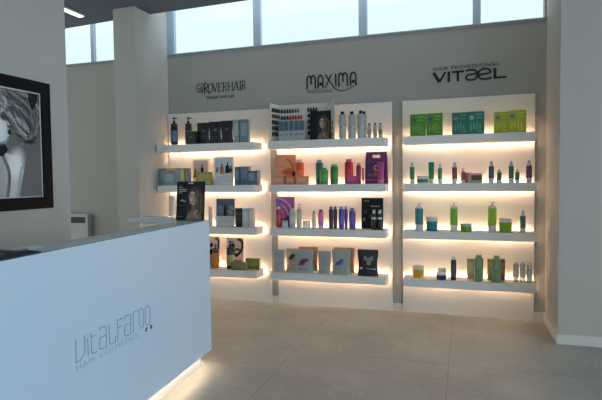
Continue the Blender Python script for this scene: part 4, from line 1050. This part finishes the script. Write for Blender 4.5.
BUILD = dict(box=b_box, pack=b_pack, bottle=b_bottle, pump=b_pump, tube=b_tube, jar=b_jar, pouch=b_pouch, card=b_card, bag=b_bag, leaf=b_leaf,
             spray=b_vit, vpump=lambda t, w, h, c, k: b_vit(t, w, h, c, k, True))
NAMES = dict(box='carton_box', pack='hair_mask_packet', bottle='bottle', pump='pump_bottle', tube='tube', jar='jar', pouch='stand_up_bag', card='display_card', bag='gift_bag', leaf='leaf', spray='spray_bottle', vpump='pump_bottle')
for kind, x, y, z, w, h, c, label, cat, grp, kw in PRODUCTS:
    if kind == 'pouch' and y > 5.3: kw = dict(kw, d=0.026)
    nm = 'vial' if cat == 'vial' else NAMES[kind]
    t = empty(nm, (x, y, z + 0.0003), 0, label, cat, grp)
    BUILD[kind](t, w, h, c, kw)

# ------------------------------------------------------------------ hair colour chart on the middle unit's top shelf
ZT = SZ[0] + 0.0003
t = empty('hair_colour_chart', (-1.665, 5.34, ZT), 0, 'open white hair colour chart with rows of small hair swatches', 'colour chart')
CW = mat('#d9d6cf', 0.5)
obj('back_board', box(NB(), -0.30, 0.285, 0.0, 0.006, 0, 0.408, 0.001), CW, t)
def wing(x0, y0, x1, y1, hz0, hz1):
    bm = NB(); n = Vector((y1 - y0, -(x1 - x0))).normalized() * 0.004
    a = [bm.verts.new(p) for p in ((x0, y0, 0), (x1, y1, 0), (x1, y1, hz1), (x0, y0, hz0))]
    b = [bm.verts.new((v.co.x + n.x, v.co.y + n.y, v.co.z)) for v in a]
    bm.faces.new(a); bm.faces.new(b[::-1])
    for i in range(4): bm.faces.new((a[i], b[i], b[(i + 1) % 4], a[(i + 1) % 4]))
    return obj('wing', bm, CW, t)
wing(-0.30, 0.0, -0.345, -0.155, 0.408, 0.415)
wing(0.285, 0.0, 0.375, -0.155, 0.408, 0.415)
sw = NB(); lathe(sw, [(0.0, 0), (0.0085, 0.001), (0.0095, 0.010), (0.0075, 0.026), (0.003, 0.040), (0, 0.043)], seg=8)
SWM = {}
def swatch(x, y, z, col, sx=1.0, rz=0.0):
    if col not in SWM:
        b = sw.copy(); o = obj('hair_swatch', b, mat(col, 0.5), t, smooth=True); SWM[col] = o
    else:
        o = SWM[col].copy(); COL.objects.link(o); o.parent = t
    o.location = (x, y, z); o.scale = (sx * 1.35, 0.7, 1.15); o.rotation_euler = (0, 0, rz)
R1 = ['#15110f', '#1a1412', '#241612', '#3a1c12', '#6a3418', '#8a4a1e', '#a8682e']
R2 = ['#120c0c', '#1c0e0c', '#3c0c0a', '#a00c08', '#b81008', '#a81406', '#c02008', '#cc3010']
for k, c in enumerate(R1): swatch(-0.264 + 0.0322 * k, -0.008, 0.315, c)
for k, c in enumerate(R2): swatch(-0.262 + 0.0320 * k, -0.008, 0.243, c)
for k in range(4): swatch(0.045 + 0.0300 * k, -0.008, 0.318, '#15110f')
for k in range(4): swatch(0.048, -0.008, 0.255 - 0.063 * k, '#1a1412', 1.3)
for r_, c in enumerate(('#1c1512', '#5a4530', '#1c1512', '#221712', '#4a2c1c')):
    for k in range(3):
        u = 0.2 + 0.3 * k
        swatch(-0.345 + 0.045 * u + 0.010, -0.155 + 0.155 * u, 0.318 - 0.065 * r_, c, 1.9, 0.25)
for r_, c in enumerate(('#1c1512', '#7a6a58', '#9a5a38')):
    swatch(0.338, -0.095, 0.165 - 0.062 * r_, c, 1.5, -0.9)
sw.free()
# row of cartons standing before it
for k in range(5):
    x = -1.895 + 0.0595 * k
    o = empty('carton_box', (x, 5.235, ZT), 0, '%s of five grey cartons with blue tops before the' % ('leftmost', 'second from left', 'middle one', 'second from right', 'rightmost')[k], 'box', 'blue-topped cartons before the colour chart')
    obj('carton', box(NB(), -0.0285, 0.0285, -0.03, 0.03, 0, 0.215, 0.002), mat('#aab0ae', 0.5), o)
    obj('label', box(NB(), -0.0250, 0.0250, -0.031, -0.03, 0.108, 0.213), mat('#4b6474', 0.45), o)
    obj('print', box(NB(), -0.018, 0.016, -0.031, -0.03, 0.062, 0.076), mat('#6a706e', 0.45), o)
# poster leaning in front of the chart
t = empty('display_card', (-1.472, 5.27, ZT), 0, 'dark poster of a woman\'s face standing in front of the hair colour chart', 'display card')
bm = NB(); box(bm, -0.118, 0.118, 0, 0.005, 0, 0.318, 0.001)
o = obj('board', bm, mat('#15191d', 0.4), t); o.rotation_euler = (math.radians(-5), 0, 0)
a = art_portrait_poster(0.232, 0.314, 60, False); a.mesh('printed_front', o, (0, -0.0006, 0.002))
bm = NB(); box(bm, -0.03, 0.03, 0, 0.002, 0, 0.15); s = obj('strut', bm, mat('#30343a', 0.5), t); s.location = (0, 0.035, 0); s.rotation_euler = (math.radians(3), 0, 0)

# ------------------------------------------------------------------ daylight
w = bpy.data.worlds.new('sky'); SC.world = w; w.use_nodes = True
nt = w.node_tree
SKY_REAR, SKY_RIGHT, SKY_BACK = (0.88, 0.93, 0.90), (1.60, 2.10, 2.50), (0.93, 1.10, 1.16)
bg = nt.nodes['Background']
# overcast sky: cool and bright to the right (the open shop front), greyer to the rear, white behind the back windows
tc = nt.nodes.new('ShaderNodeTexCoord'); sx = nt.nodes.new('ShaderNodeSeparateXYZ')
nt.links.new(tc.outputs['Generated'], sx.inputs[0])
def ramp(axis, a, b):
    m = nt.nodes.new('ShaderNodeMapRange'); m.interpolation_type = 'SMOOTHSTEP'
    m.inputs['From Min'].default_value = a; m.inputs['From Max'].default_value = b
    nt.links.new(sx.outputs[axis], m.inputs['Value']); return m.outputs['Result']
def mixc(f, a, b):
    m = nt.nodes.new('ShaderNodeMix'); m.data_type = 'RGBA'
    nt.links.new(f, m.inputs[0])
    for i, v in ((6, a), (7, b)):
        if isinstance(v, tuple): m.inputs[i].default_value = (*v, 1)
        else: nt.links.new(v, m.inputs[i])
    return m.outputs[2]
c1 = mixc(ramp('X', 0.25, 0.85), SKY_REAR, SKY_RIGHT)
c2 = mixc(ramp('Y', 0.15, 0.5), c1, SKY_BACK)
nt.links.new(c2, bg.inputs['Color'])
bg.inputs['Strength'].default_value = 1.0

# ------------------------------------------------------------------ camera
cd = bpy.data.cameras.new('camera'); cam = bpy.data.objects.new('camera', cd); COL.objects.link(cam)
cd.sensor_width = 36; cd.lens = 507.03 / 602 * 36; cd.clip_start = 0.05
r3 = Vector((0.951949, 0.306021, -0.011964)); u3 = Vector((-0.001552, 0.043887, 0.999035)); f3 = Vector((-0.306251, 0.951013, -0.042253))
M = Matrix.Identity(4)
for i in range(3):
    M[i][0], M[i][1], M[i][2] = r3[i], u3[i], -f3[i]
M[2][3] = 1.43
cam.matrix_world = M
SC.camera = cam
SC.view_settings.view_transform = 'Standard'
SC.view_settings.look = 'None'
SC.view_settings.exposure = 0.1
SC.view_settings.gamma = 1.0
SC.view_settings.use_curve_mapping = False
